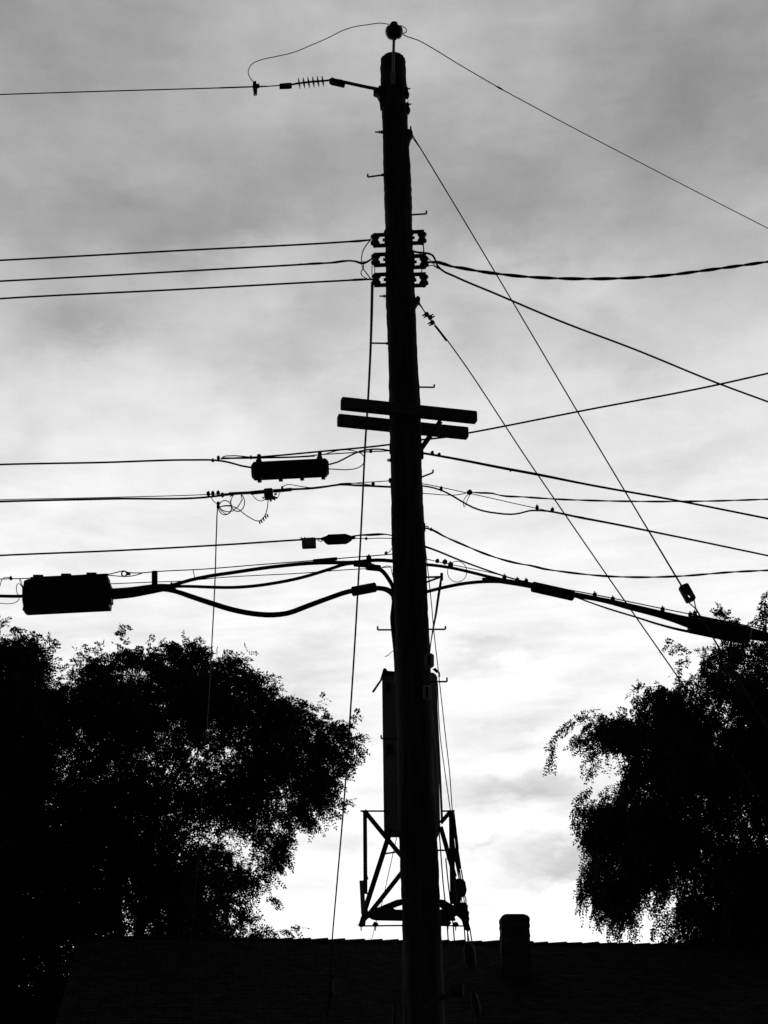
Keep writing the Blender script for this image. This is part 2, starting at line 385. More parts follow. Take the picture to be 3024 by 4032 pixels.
# chimney on the front slope
def on_roof(x, y):
    nrm = (EL - RL).cross(rd); o0 = Vector((0, 0, EYE)); dd = P(x, y, 1.0) - o0
    t = (RL - o0).dot(nrm) / dd.dot(nrm); return o0 + dd * t
cb = on_roof(2036, 3845); sy = mpp(cb); hw = 57 * sy
ytop = cb.y + .3
topz = P(2030, 3596, ytop - .3).z
vs, fs, uv = [], [], []
def cring(z, a, b):
    return [Vector((cb.x - a, ytop - b, z)), Vector((cb.x + a, ytop - b, z)), Vector((cb.x + a, ytop + b, z)), Vector((cb.x - a, ytop + b, z))]
def sleeve(levels, closed=True):
    vs, fs, uv = [], [], []
    for z, a, b in levels: vs += cring(z, a, b)
    for i in range(len(levels) - 1):
        for j in range(4):
            k = (j + 1) % 4; fs.append((i * 4 + j, i * 4 + k, i * 4 + 4 + k, i * 4 + 4 + j))
            u0 = j * .66; uv.append([(u0, levels[i][0]), (u0 + .66, levels[i][0]), (u0 + .66, levels[i + 1][0]), (u0, levels[i + 1][0])])
    t = len(levels) * 4 - 4; fs.append((t, t + 1, t + 2, t + 3)); uv.append([(0, 0), (.6, 0), (.6, .6), (0, .6)])
    return vs, fs, uv
zb = cb.z - .4
lv = [(zb, hw * 1.06, .33), (topz - .62, hw, .3)]
z = topz - .62; k = 0
while z < topz - .18:            # brick courses slightly uneven in plan
    e = random.uniform(-.007, .007); lv += [(z + .004, hw + e, .3 + e), (z + .07, hw + e, .3 + e)]; z += .075
lv += [(z + .004, hw + .008, .31), (topz - .10, hw + .008, .31)]
chim = uvmesh('chimney', *sleeve(lv), 'brick', house)
cap = uvmesh('chimney_cap', *sleeve([(topz - .098, hw + .004, .305), (topz - .05, hw - .03, .28), (topz - .012, hw - .10, .22), (topz, hw - .125, .2)]), 'brick', chim)
mb = MB(); mb.box(Vector((cb.x, ytop - .36, cb.z + .02)), ((1, 0, 0), (0, 1, 0), (0, 0, 1)), (hw * 1.12, .02, .05)); mb.build('flashing', 'dsteel', chim)

# ------------------------------------------------------------------ utility pole
TOP = P(1548, 236); LOW = P(1671, 4032)
ax = (TOP - LOW).normalized(); BASE = LOW - ax * ((LOW.z) / ax.z)
HT = (TOP - BASE).length
def pole_at(y):           # axis point at the photo row y
    lo, hi = 0., HT
    for _ in range(40):
        m_ = (lo + hi) / 2; p = BASE + ax * m_ - Vector((0, EYE * 0, 0)); q = p - Vector((0, 0, EYE))
        yy = CY - FPX * q.dot(UP) / q.dot(FWD)
        if yy > y: lo = m_
        else: hi = m_
    return BASE + ax * lo
def prad(p):
    t = (p - BASE).length / HT; return .192 - .048 * t
pole = thing('utility_pole', 'tall weathered wooden utility pole leaning slightly, with steps and a double crossarm', 'utility pole', BASE)
mb = MB(); n = 40; nr = 230; vs = []; RJ = [random.uniform(-.0028, .0028) for _ in range(nr)]
for i in range(nr):
    t = i / (nr - 1); c = BASE + ax * (HT * t); r0 = .192 - .048 * t
    for j in range(n):
        a = 2 * math.pi * j / n
        crack = -.004 * max(0, math.sin(a * 5 + 2.3 * math.sin(t * 7))) ** 16
        lump = RJ[i] + .0045 * math.sin(a * 3 + t * 31) + .003 * math.sin(a * 2 - t * 57 + 1) + random.uniform(-.0015, .0015)
        chip = 0
        if t > .992: chip = -.003 * (t - .992) / .008 * (.4 + 1.6 * random.random())
        r = r0 + crack + lump + chip
        # old gains and scars near the top
        if abs(t - .955) < .006 and math.cos(a) > .7: r -= .014
        if abs(t - .962) < .004 and math.cos(a) < -.8: r += .008
        vs.append(c + Vector((math.cos(a) * r, math.sin(a) * r, 0)))
vs.append(BASE + ax * HT + Vector((0, 0, .012)))
fs = [(i * n + j, i * n + (j + 1) % n, (i + 1) * n + (j + 1) % n, (i + 1) * n + j) for i in range(nr - 1) for j in range(n)]
fs += [((nr - 1) * n + j, (nr - 1) * n + (j + 1) % n, nr * n) for j in range(n)]
mb.add(vs, fs); shaft = mb.build('shaft', 'wood', pole)
# double crossarm, turned so that its right end is farther away
YAW = R(13.5); ad = Vector((math.cos(YAW), math.sin(YAW), 0)); an = Vector((-math.sin(YAW), math.cos(YAW), 0))
near_c = P(1612, 1617, PY - .20); far_c = P(1588, 1681, PY + .235)
arms = []
for c, hl in ((near_c, .715), (far_c, .705)):
    mb = MB(); mb.box(c, (ad, an, (0, 0, 1)), (hl, .045, .060), .008)
    arms.append(mb.build('crossarm', 'arm', pole))
mb = MB(); mb.tube([near_c - an * .08, near_c + an * .6], .011, 6); mb.build('through_bolt', 'dsteel', pole)
b0 = P(1738, 1652, PY - .02); b1 = P(1655, 1770, PY + .02)
for dy, w_ in ((-.03, 12), (.05, 10)):
    mb = MB(); a = b0 + Vector((0, dy, 0)); b = b1 + Vector((0, dy, 0)); dv = (b - a).normalized()
    mb.box((a + b) / 2, (dv, Vector((0, 1, 0)), dv.cross(Vector((0, 1, 0)))), ((b - a).length / 2, .004, .017)); mb.build('crossarm_brace', 'dsteel', pole)
# steps
STEPS = [((1507, 689), (1448, 697), 12), ((1617, 846), (1679, 842), 13), ((1526, 1352), (1460, 1351), 12), ((1644, 1524), (1710, 1525), 11),
         ((1656, 1880), (1705, 1861), 11), ((1545, 2480), (1487, 2480), 13), ((1680, 2478), (1754, 2478), 12), ((1700, 2684), (1760, 2684), 15), ((1570, 2908), (1501, 2908), 12)]
for i, (a, b, h) in enumerate(STEPS):
    dy = .05 if i % 2 else -.05
    if a[1] == 2684: dy = -.12
    pa, pb = P(*a, PY + dy * .3), P(*b, PY + dy); ba = pb + (pb - pa).normalized() * 0
    inn = pa - (pb - pa).normalized() * .08
    s_ = mpp(pb); mb = MB()
    mb.tube([inn, pb - (pb - pa).normalized() * .006, pb + Vector((0, 0, .004)), pb + Vector((0, 0, h * s_ * 1.1))], 3.6 * s_, 8)
    mb.tube([pa - (pb - pa).normalized() * .02, pa + (pb - pa).normalized() * .012], 6 * s_, 8)
    mb.build('pole_step', 'dsteel', pole)
# through-bolts sticking out on the left, nuts
for x0, x1, y in ((1508, 1477, 520), (1526, 1494, 1166), (1542, 1530, 1812)):
    a, b = P(x0, y), P(x1, y); mb = MB(); s_ = mpp(a)
    mb.tube([a + Vector((.06, 0, 0)), b], 3.2 * s_, 8); mb.tube([a - Vector((.0, 0, 0)), a - Vector((.025, 0, 0))], 8 * s_, 4); mb.tube([a - Vector((.03, 0, 0)), a - Vector((.045, 0, 0))], 6 * s_, 6)
    mb.build('through_bolt', 'dsteel', pole)
# two old connector clips at the right near the top
for x, y in ((1600, 357), (1604, 418)):
    mb = MB(); Y = PY - .03
    mb.prism([(x - 6, y - 14), (x + 2, y - 18), (x + 8, y - 8), (x + 6, y + 2), (x + 12, y + 10), (x + 6, y + 22), (x - 6, y + 18)], Y, .06)
    mb.tube([P(x + 2, y - 8, Y), P(x + 16, y - 8, Y)], .008, 6); mb.tube([P(x + 3, y - 12, Y), P(x + 3, y - 24, Y)], .004, 5)
    mb.build('bolted_clip', 'dsteel', pole, smooth=False)
# guy hooks on the right
mb = MB(); mb.prism([(1598, 505), (1612, 508), (1624, 514), (1626, 526), (1618, 538), (1612, 560), (1604, 575), (1596, 575)], PY, .08)
mb.tube([P(1617, 498), P(1618, 530)], .010, 8); mb.build('guy_hook', 'dsteel', pole, smooth=False)
mb = MB(); mb.prism([(1628, 1180), (1636, 1172), (1645, 1163), (1655, 1172), (1653, 1184), (1645, 1190), (1636, 1205), (1628, 1212)], PY, .08)
mb.tube([P(1630, 1209), P(1640, 1209)], .012, 6); mb.build('guy_hook', 'dsteel', pole, smooth=False)
# ridge pin with pin insulator in front of the pole top
Yp = PY - .175
pin = MB(); pin.tube([P(1548, 300, Yp), P(1549, 230, Yp), P(1551, 150, Yp)], [.017, .0165, .0155], 10)
pin.prism([(1538, 285), (1558, 285), (1557, 330), (1540, 330)], Yp + .01, .03)
bracket = pin.build('pin_bracket', 'steel', pole)
c = P(1552, 124, Yp); s_ = mpp(c)
prof = [(-34, 9), (-27, 10), (-24, 20), (-19, 29), (-10, 34), (0, 35.5), (8, 34), (13, 28), (16, 18), (18, 15), (24, 14), (29, 15.5), (35, 14), (38, 8)]
mb = MB(); mb.tube([c + Vector((0, 0, q * s_ * 1.12)) for q, r in prof], [r * s_ for q, r in prof], 20)
mb.build('insulator', 'porc', bracket)
# stand-off arm to the left
mb = MB(); mb.tube([P(1500, 352), P(1487, 351), P(1440, 342), P(1335, 319)], [.026, .021, .020, .020], 10)
mb.prism([(1493, 336), (1500, 336), (1503, 350), (1503, 375), (1506, 415), (1498, 418), (1494, 385), (1484, 366), (1470, 360), (1472, 350), (1486, 350)], PY, .09)
mb.build('stand_off_arm', 'dsteel', pole)
# spool racks with bands round the shaft
for y, x0, yl, x1, yr in ((905, 1500, 925, 1626, 912), (992, 1500, 1002, 1630, 990), (1088, 1505, 1085, 1632, 1088)):
    c = pole_at(y + 12); r = prad(c) + .004; mb = MB()
    ring = [c + Vector((math.cos(a) * r, math.sin(a) * r, .0)) for a in [2 * math.pi * i / 28 for i in range(29)]]
    mb.tube(ring, .009, 6); mb.build('band', 'dsteel', pole)
RACKS = [(1517, 945, -1), (1519, 1022, -1), (1521, 1101, -1), (1622, 936, 1), (1630, 1031, 1), (1629, 1103, 1)]
for x, y, sgn in RACKS:
    Y = PY; mb = MB(); tilt = -4 * sgn
    if sgn < 0: top, bot, xs = -21, 21, -1
    else: top, bot, xs = -22, 22, 1
    far = 42
    for dy in (top, bot):     # the two straps
        a, b = P(x - 8 * xs, y + dy, Y), P(x + (far + 6) * xs, y + dy + (2 if sgn < 0 else -2), Y); v = (b - a).normalized()
        mb.box((a + b) / 2, (v, Vector((0, 1, 0)), v.cross(Vector((0, 1, 0)))), ((b - a).length / 2, .03, .0095), .003)
    a = P(x + 1 * xs, y, Y); mb.box(a, ((0, 0, 1), (0, 1, 0), (1, 0, 0)), (.055, .03, .006))
    a, b = P(x + 2 * xs, y, Y), P(x + 11 * xs, y, Y); mb.tube([a, b], .017, 6)
    a, b = P(x + 40 * xs, y + top - 5, Y), P(x + 39 * xs, y + bot + 6, Y); mb.tube([a, b], .012, 8)
    rk = mb.build('insulator_bracket', 'dsteel', pole)
    c = P(x + 40 * xs, y, Y); s_ = mpp(c); up = Vector((0, 0, 1))
    prof = [(-18, 15), (-16, 18), (-10, 18.5), (-7, 15), (-3, 13), (3, 13), (7, 15), (10, 18.5), (16, 18), (18, 15)]
    mb = MB(); mb.tube([c + up * (q * s_ * 1.1) for q, r in prof], [r * s_ for q, r in prof], 18); mb.build('spool_insulator', 'porc', rk)
# brackets carrying the messengers at pole
for x, y in ((1549, 2131), (1545, 1902), (1541, 1770), (1667, 2077), (1660, 1790)):
    mb = MB(); c = P(x, y); s_ = mpp(c); mb.box(c, ((0, 0, 1), (1, 0, 0), (0, 1, 0)), (17 * s_, 8 * s_, .03), .008); mb.build('strand_bracket', 'dsteel', pole)
# side bracket with strut on the right
mb = MB(); mb.tube([P(1668, 2273), P(1741, 2271)], .010, 6); mb.tube([P(1672, 2295), P(1740, 2270)], .010, 6)
mb.box(P(1739, 2271), ((0, 0, 1), (1, 0, 0), (0, 1, 0)), (.035, .014, .02)); mb.build('cable_bracket', 'dsteel', pole)
# clamp guards on the right of the shaft
for x0, y0, x1, y1, sx in ((1671, 2574, 1709, 2629, 1685), (1664, 2699, 1695, 2758, 1678)):
    Y = PY - .17; mb = MB(); a, b = P((x0 + x1) / 2, y0, Y), P((x0 + x1) / 2, y1, Y); s_ = mpp(a)
    mb.box((a + b) / 2, ((b - a), (1, 0, 0), (0, 1, 0)), ((b - a).length / 2, (x1 - x0) / 2 * s_, .04), .02)
    g = mb.build('clamp_guard', 'guard', pole)
    mb = MB(); mb.box((P(sx + 4, y0 + 26, Y - .045)), ((b - a), (1, 0, 0), (0, 1, 0)), (.05, .012, .006), .003); mb.build('slot', 'rubber', g)
# dim pipe bracket low on the pole
mb = MB(); mb.tube([P(1670, 3975, PY - .2), P(1720, 3935, PY - .25), P(1766, 3917, PY - .3)], .022, 8)
mb.box(P(1795, 3900, PY - .3), ((1, 0, 0), (0, 1, 0), (0, 0, 1)), (.07, .05, .05), .015); mb.build('pipe_bracket', 'dsteel', pole)
mb = MB(); mb.tube([P(1553, 3952, PY), P(1553, 4032, PY), P(1553, 4120, PY)], [.012, .022, .022], 8); mb.tube([P(1553, 4032), P(1620, 4050)], .012, 6)
mb.build('standoff_rod', 'dsteel', pole)

# ------------------------------------------------------------------ cabinet behind the pole
CYb = PY + .62
loc = P(1620, 3264, CYb)
cab = thing('equipment_cabinet', 'tall narrow metal equipment cabinet fixed behind the pole above the platform', 'cabinet', loc)
mb = MB(); a = P(1512, 3262, CYb - .25); b = P(1734, 3262, CYb - .25); zt = P(1512, 2645, CYb - .25).z
lean = P(1620, 2645, CYb).x - P(1620, 3262, CYb).x - .03
cxm = (a.x + b.x) / 2; hw = (b.x - a.x) / 2
def cring2(z, g, off): return [Vector((cxm + off - hw + g, CYb - .25 + g, z)), Vector((cxm + off + hw - g, CYb - .25 + g, z)), Vector((cxm + off + hw - g, CYb + .25 - g, z)), Vector((cxm + off - hw + g, CYb + .25 - g, z))]
vs = cring2(a.z, .012, 0) + cring2(a.z + .02, 0, 0) + cring2(zt - .03, 0, lean) + cring2(zt, .03, lean)
mb.add(vs, [(3, 2, 1, 0), (12, 13, 14, 15)] + [(i * 4 + j, i * 4 + (j + 1) % 4, i * 4 + 4 + (j + 1) % 4, i * 4 + 4 + j) for i in range(3) for j in range(4)])
cbod = mb.build('body', 'cab', cab)
Yf = CYb - .262
for x0, x1 in ((1521, 1610), (1640, 1722)):
    m2 = MB(); m2.prism([(x0 - 4, 2662), (x1, 2662), (x1 + 8, 3240), (x0 + 5, 3240)], Yf, .02); dr = m2.build('door', 'cab', cab)
    for yy in (2700, 2950, 3190):
        m3 = MB(); m3.tube([P(x0 + 2, yy, Yf - .014), P(x0 + 2, yy + 26, Yf - .014)], .012, 6); m3.build('hinge', 'dsteel', dr)
m2 = MB(); m2.prism([(1508, 2636), (1514, 2630), (1520, 2632), (1526, 2641), (1560, 2644), (1560, 2652), (1508, 2652)], Yf + .02, .12); m2.build('lifting_lug', 'dsteel', cab)
m2 = MB(); m2.tube([P(1722, 2648, Yf), P(1706, 2634, Yf), P(1712, 2632, Yf), P(1729, 2650, Yf), P(1730, 2665, Yf)], .010, 6); m2.build('lifting_lug', 'dsteel', cab)
m2 = MB(); m2.tube([P(1513, 2634, Yf), P(1500, 2678, Yf - .05), P(1469, 2724, Yf - .12)], [.010, .010, .012], 6); m2.build('latch_lever', 'dsteel', cab)
m2 = MB(); m2.prism([(1512, 2690), (1534, 2688), (1536, 2715), (1520, 2720)], Yf - .02, .05); m2.build('vent_box', 'dsteel', cab)
m2 = MB(); m2.prism([(1518, 2935), (1545, 2930), (1548, 2960), (1522, 2965)], Yf - .02, .05); m2.build('vent_box', 'dsteel', cab)
# conduits up the right of the pole
rg = 'pale conduits running down the pole beside the cabinet'
for (pp, ww, lab) in ((((1698, 2790), (1706, 2880), (1716, 3000), (1727, 3240)), 9, 'pale conduit close against the right of the pole in front of the cabinet'),
                      (((1716, 2700), (1722, 2850), (1730, 3000), (1741, 3240)), 9, 'pale conduit along the right edge of the equipment cabinet')):
    t_ = wire_mesh(pp, ww, PY + .22, PY + .22, n=8)
    tag(t_.build('conduit', 'guard'), lab, 'conduit', rg)

# ------------------------------------------------------------------ lineman's platform below the cabinet
Yc = PY + .45; Ya, Yb_ = PY + .05, PY + .85
plat = thing('work_platform', 'steel bracket platform with diagonal braces round the pole just above the roof line', 'platform', P(1640, 3600, Yc))
def strut(name, p0, p1, w_, Y0, Y1=None, m='dsteel', par=None):
    a, b = P(*p0, Y0), P(*p1, Y0 if Y1 is None else Y1); v = (b - a).normalized(); s_ = mpp(a); dp = Vector((0, 1, 0)); dp = (dp - v * dp.dot(v)).normalized()
    mb = MB(); up = v.cross(dp); hl = (b - a).length / 2; c = (a + b) / 2
    w_ = w_ * 1.2 if w_ > 7 else w_
    mb.box(c, (v, up, dp), (hl, w_ * .5 * s_, .005)); mb.box(c + up * (w_ * .5 * s_ - .004) + dp * .022, (v, up, dp), (hl, .004, .018))
    return mb.build(name, m, par or plat)
strut('rail', (1419, 3193), (1520, 3193), 5, Ya); strut('rail', (1735, 3193), (1791, 3193), 5, Ya)
strut('post', (1437, 3190), (1439, 3520), 13, Ya); strut('post', (1777, 3190), (1783, 3560), 17, Ya)
strut('brace', (1434, 3192), (1590, 3382), 15, Ya + .03); strut('brace', (1540, 3262), (1434, 3590), 16, Ya + .06)
strut('brace', (1590, 3425), (1452, 3600), 14, Ya + .1); strut('brace', (1772, 3196), (1735, 3240), 12, Ya + .03)
strut('brace', (1735, 3255), (1790, 3450), 15, Ya + .06); strut('brace', (1783, 3440), (1800, 3590), 18, Ya + .03)
strut('strap', (1424, 3467), (1431, 3600), 15, Ya - .02, m='cab'); strut('strap', (1440, 3440), (1446, 3462), 8, Ya)
mb = MB(); mb.prism([(1428, 3582), (1448, 3580), (1454, 3612), (1441, 3620), (1438, 3640), (1427, 3648), (1417, 3642), (1415, 3630), (1423, 3606)], Ya + .05, .05); mb.build('corner_bracket', 'dsteel', plat, smooth=False)
strut('rung', (1512, 3362), (1580, 3352), 6, Ya + .06); strut('rung', (1716, 3348), (1757, 3348), 6, Ya + .06)
strut('rail', (1415, 3646), (1584, 3644), 5, Ya); strut('rail', (1730, 3644), (1826, 3646), 5, Ya)
# gusset plates with bolt holes at the joints
for px in ([(1514, 3266), (1536, 3264), (1534, 3300), (1512, 3300)], [(1730, 3256), (1742, 3262), (1752, 3300), (1742, 3300)], [(1754, 3345), (1800, 3346), (1800, 3382), (1760, 3384)]):
    mb = MB(); mb.prism(px, Ya + .045, .012); mb.build('gusset_plate', 'dsteel', plat, smooth=False)
# deck: grating frame seen from below, tilted plates left and right of the pole
mb = MB()
mb.prism([(1430, 3598), (1500, 3568), (1560, 3543), (1592, 3538), (1592, 3556), (1565, 3565), (1545, 3573), (1556, 3581), (1592, 3582), (1592, 3622), (1480, 3620), (1464, 3616), (1452, 3608), (1444, 3618), (1434, 3628), (1418, 3628), (1420, 3612)], Yc - .1, .09)
mb.build('deck_plate', 'dsteel', plat, smooth=False)
mb = MB()
mb.prism([(1725, 3540), (1750, 3543), (1770, 3556), (1802, 3572), (1840, 3582), (1842, 3600), (1846, 3625), (1826, 3628), (1812, 3612), (1800, 3602), (1790, 3606), (1794, 3622), (1778, 3622), (1768, 3626), (1756, 3640), (1740, 3638), (1725, 3638), (1725, 3585), (1738, 3580), (1741, 3574), (1734, 3568), (1725, 3568)], Yc - .1, .08)
mb.build('deck_plate', 'dsteel', plat, smooth=False)
for x, y in ((1422, 3640), (1478, 3640), (1764, 3634), (1794, 3640)):
    mb = MB(); c = P(x, y, Ya); s_ = mpp(c); mb.box(c, ((0, 0, 1), (1, 0, 0), (0, 1, 0)), (9 * s_, 9 * s_, .03), .01); mb.tube([c, c - Vector((0, 0, 24 * s_))], 2.2 * s_, 6)
    mb.tube([c - Vector((12 * s_, 0, 3 * s_)), c + Vector((12 * s_, 0, 0))], 4 * s_, 6); mb.build('bolt', 'dsteel', plat)

# ------------------------------------------------------------------ wires
LG = 'power and telephone lines strung from the pole'
def w1(label, px, w_, Y0=PY, Y1=None, name='wire', m='rubber', cat='wire', **k):
    return wire(name, label, px, w_, Y0, Y1, m=m, cat=cat, group=LG, **k)
# primaries
o = w1('thin bare conductor from the left edge to the ribbed insulator near the pole top', [(-60, 374), (0, 372), (450, 358), (868, 346), (1057, 340)], 4.6, 15.0, PY, name='bare_wire', m='strand', ext0=14)
mb = MB(); mb.tube([P(866, 346), P(1045, 340)], .0085, 6); mb.build('armour_rod', 'strand', o)
mb = MB(); mb.tube([P(1045, 340.5), P(1105, 336)], .0065, 6); mb.build('end_rod', 'bright', o)
t_ = thing('line_clamp', 'hot line clamp with a ring hanging on the bare wire left of the ribbed insulator', 'clamp', P(1003, 342, PY - .02))
mb = MB(); mb.prism([(997, 320), (1008, 318), (1010, 330), (1021, 329), (1021, 335), (1012, 338), (1012, 350), (1009, 362), (1000, 362), (996, 350), (994, 336)], PY - .02, .05); mb.build('jaw', 'dsteel', t_, smooth=False)
c = P(1005, 371, PY - .02); s_ = mpp(c); mb = MB(); mb.tube([c + Vector((math.cos(a) * 6 * s_, 0, math.sin(a) * 7 * s_)) for a in [2 * math.pi * i / 14 for i in range(15)]], 1.8 * s_, 6, cap=False); mb.build('eye_ring', 'strand', t_)
w1('light jumper wire looping from the line clamp up over the top insulator', [(1000, 325), (984, 305), (977, 285), (981, 268), (992, 252), (1012, 241), (1080, 224), (1150, 208), (1230, 176), (1300, 145), (1345, 122), (1385, 108), (1450, 97), (1498, 91), (1532, 96)], 3.6, PY, PY - .17, name='jumper_wire', m='bright')
o = w1('thin conductor sloping from the top insulator down to the right edge', [(1534, 94), (1560, 100), (1598, 112), (1600, 126), (1588, 131), (1650, 160), (1800, 249), (1957, 341), (2102, 420), (2238, 493), (2455, 606), (2803, 786), (3024, 899)], 4.0, PY - .17, 18.2, name='bare_wire', m='strand', ext1=24)
mb = MB(); mb.tube([P(1950, 337, 15.5), P(1966, 346, 15.52), P(1984, 356, 15.55)], [.006, .012, .006], 8); mb.build('splice', 'rubber', o)
# ribbed insulator string
ins_ = thing('ribbed_insulator', 'dead-end insulator with six round sheds left of the pole top', 'insulator', P(1230, 322))
mb = MB(); path = [P(1145, 334), P(1172, 329), P(1230, 322), P(1285, 318), P(1300, 316)]; mb.tube(path, .013, 8); mb.build('core', 'porc', ins_)
for i in range(6):
    x = 1178 + i * 18.6; y = 328.5 - i * 1.75; a = P(x - 2.5, y + .2); b = P(x + 2.5, y - .2); v = (b - a).normalized(); m_ = (a + b) / 2
    v = (v + Vector((0, 0, .10))).normalized(); s_ = mpp(a)
    mb = MB(); mb.tube([m_ - v * 3.4 * s_, m_ - v * 1.0 * s_, m_, m_ + v * 1.2 * s_, m_ + v * 3.2 * s_], [9 * s_, 21 * s_, 22.5 * s_, 21 * s_, 9 * s_], 20); mb.build('shed', 'porc', ins_)
mb = MB(); mb.prism([(1100, 329), (1120, 327), (1146, 325), (1149, 330), (1148, 340), (1136, 342), (1100, 343)], PY, .04); mb.tube([P(1105, 336), P(1172, 330)], .009, 6); mb.build('dead_end_clevis', 'dsteel', ins_, smooth=False)
mb = MB(); mb.prism([(1296, 311), (1308, 304), (1320, 309), (1345, 313), (1360, 320), (1355, 337), (1325, 330), (1305, 326), (1296, 320)], PY, .045); mb.build('shackle', 'dsteel', ins_, smooth=False)
# three secondaries to the left
for lab, px in (('topmost of the three insulated wires running left from the spool brackets', [(-60, 1028), (0, 1025), (700, 987), (1350, 953), (1437, 947), (1462, 944)]),
                ('middle of the three insulated wires running left from the spool brackets', [(-60, 1110), (0, 1107), (700, 1069), (1300, 1035), (1400, 1029), (1425, 1037), (1448, 1030), (1465, 1018)]),
                ('lowest of the three insulated wires running left from the spool brackets', [(-60, 1180), (0, 1176), (700, 1140), (1350, 1105), (1450, 1100), (1468, 1100)])):
    o = w1(lab, px, 7.2, 14.75, PY, name='insulated_wire', ext0=14)
    mb = wire_mesh([p for p in px if p[0] > 1100] if px[3][0] > 1300 else [(1180, px[3][1] + 6)] + [p for p in px if p[0] > 1200], 9, PY, PY, twist=2); mb.build('preformed_grip', 'rubber', o)
w1('thin curved jumper joining the left spool brackets', [(1456, 948), (1440, 968), (1427, 995), (1423, 1025), (1427, 1052), (1440, 1072), (1460, 1098)], 4.5, PY - .03, name='jumper_wire')
w1('small looped jumper below the middle left spool bracket', [(1430, 1028), (1432, 1046), (1427, 1062), (1421, 1072), (1426, 1086), (1445, 1097), (1466, 1103)], 4, PY + .02, name='jumper_wire')
w1('short vertical jumper between upper right spool brackets', [(1665, 952), (1668, 980), (1669, 1006)], 5, PY - .03, name='jumper_wire')
w1('short vertical jumper between lower right spool brackets', [(1664, 1054), (1660, 1068), (1658, 1085)], 4, PY - .03, name='jumper_wire')
for x in (1465, 1476): w1('thin short ties between the lower left spool brackets', [(x, 1042), (x - 1, 1080)], 3, PY - .02, name='tie_wire', m='bright')
# right services
w1('twisted service cable sagging and rising to the right edge from the middle spool bracket', [(1680, 1033), (1726, 1033), (1777, 1049), (1820, 1056), (1885, 1068), (1950, 1077), (2060, 1089), (2187, 1096), (2351, 1098), (2588, 1088), (2807, 1061), (3024, 1031)], 13, PY, 14.6, name='service_cable', twist=2, ext1=14)
w1('insulated wire running down from the middle spool bracket to the right edge', [(1612, 984), (1640, 993), (1686, 998), (1704, 1006), (1714, 1024), (1722, 1045), (1738, 1062), (1790, 1088), (1950, 1156), (2200, 1262), (2500, 1376), (2834, 1512), (3024, 1582)], 8.4, PY, 17.2, name='service_cable', ext1=24)
w1('thin second conductor beside the twisted service cable at the bracket', [(1640, 990), (1660, 1002), (1690, 1020), (1712, 1046), (1738, 1062)], 3.5, PY + .03, name='jumper_wire')
w1('light bare neutral beside the right middle spool', [(1684, 1047), (1706, 1046), (1722, 1056), (1738, 1062)], 3.5, PY - .03, name='jumper_wire', m='strand')
# messenger through the crossarm zone: left edge to the right edge, rising
o = w1('straight strand passing behind the crossarm and rising to the right edge', [(870, 1806), (1021, 1799), (1258, 1778), (1537, 1750), (1656, 1732), (1750, 1722), (1855, 1703), (2300, 1616), (2834, 1513), (3024, 1470)], 7.0, PY + .36, 13.4, m='strand', name='messenger_strand', ext1=16)
# cable level A
o = w1('upper telephone cable from the left edge to the long splice case', [(-60, 1831), (0, 1829), (400, 1821), (760, 1811), (845, 1812), (900, 1820), (950, 1834), (998, 1842)], 7.4, 14.8, PY, name='telephone_cable', cat='cable', ext0=14)
clampbit(o, 838, 1813, PY, 12, 12); clampbit(o, 860, 1803, PY, 12, 16)
w1('lashed strand and loop above the long splice case', [(872, 1806), (880, 1798), (900, 1795), (950, 1796), (985, 1800), (1080, 1802), (1190, 1797), (1280, 1789), (1360, 1784), (1537, 1775)], 4.5, PY, name='lashed_strand')
w1('short thick strand left of the long splice case hangers', [(880, 1804), (940, 1804), (1060, 1802), (1150, 1800), (1240, 1795)], 7, PY, name='lashed_strand')
clampbit(o, 988, 1801, PY, 9, 16)
sc_ = thing('splice_case', 'long rounded splice case hanging below the upper cable left of the pole', 'splice case', P(1142, 1845))
pblock(sc_, 'body', (990, 1856), (1295, 1841), 64, PY, depth=.16, bev=.35)
for i in range(7):
    mb = MB(); a = P(1022 + i * 40, 1824 - i * 2.0, PY - .05); mb.tube([a - Vector((0, 0, .01)), a + Vector((0, 0, .014))], .009, 6); mb.build('bolt', 'dsteel', sc_)
for i, (x, y) in enumerate(((1021, 1886), (1105, 1882), (1189, 1878), (1273, 1874))):
    mb = MB(); c = P(x, y); s_ = mpp(c); mb.box(c, ((0, 0, 1), (1, 0, 0), (0, 1, 0)), (7 * s_, 8 * s_, .06), .004); mb.build('foot', 'box', sc_)
for x, y in ((1020, 1810), (1259, 1798)):
    mb = MB(); c = P(x, y); s_ = mpp(c); mb.box(c, ((0, 0, 1), (1, 0, 0), (0, 1, 0)), (20 * s_, 7.5 * s_, .03), .004); mb.box(c - Vector((0, 0, 14 * s_)), ((0, 0, 1), (1, 0, 0), (0, 1, 0)), (8 * s_, 11 * s_, .05), .004); mb.build('hanger', 'dsteel', sc_)
w1('thick tail cable arching from the long splice case to the pole', [(1290, 1830), (1330, 1819), (1375, 1796), (1420, 1776), (1470, 1769), (1510, 1770), (1545, 1777)], 6.5, PY, name='telephone_cable', cat='cable')
w1('thin slack loop between the long splice case and the riser wire', [(1290, 1846), (1340, 1849), (1385, 1848), (1418, 1838), (1433, 1822), (1436, 1806), (1425, 1788), (1400, 1777), (1365, 1771), (1325, 1775), (1280, 1788)], 4, PY - .02, name='slack_loop')
mb_c = clampbit(o, 1460, 1776, PY, 12, 16)
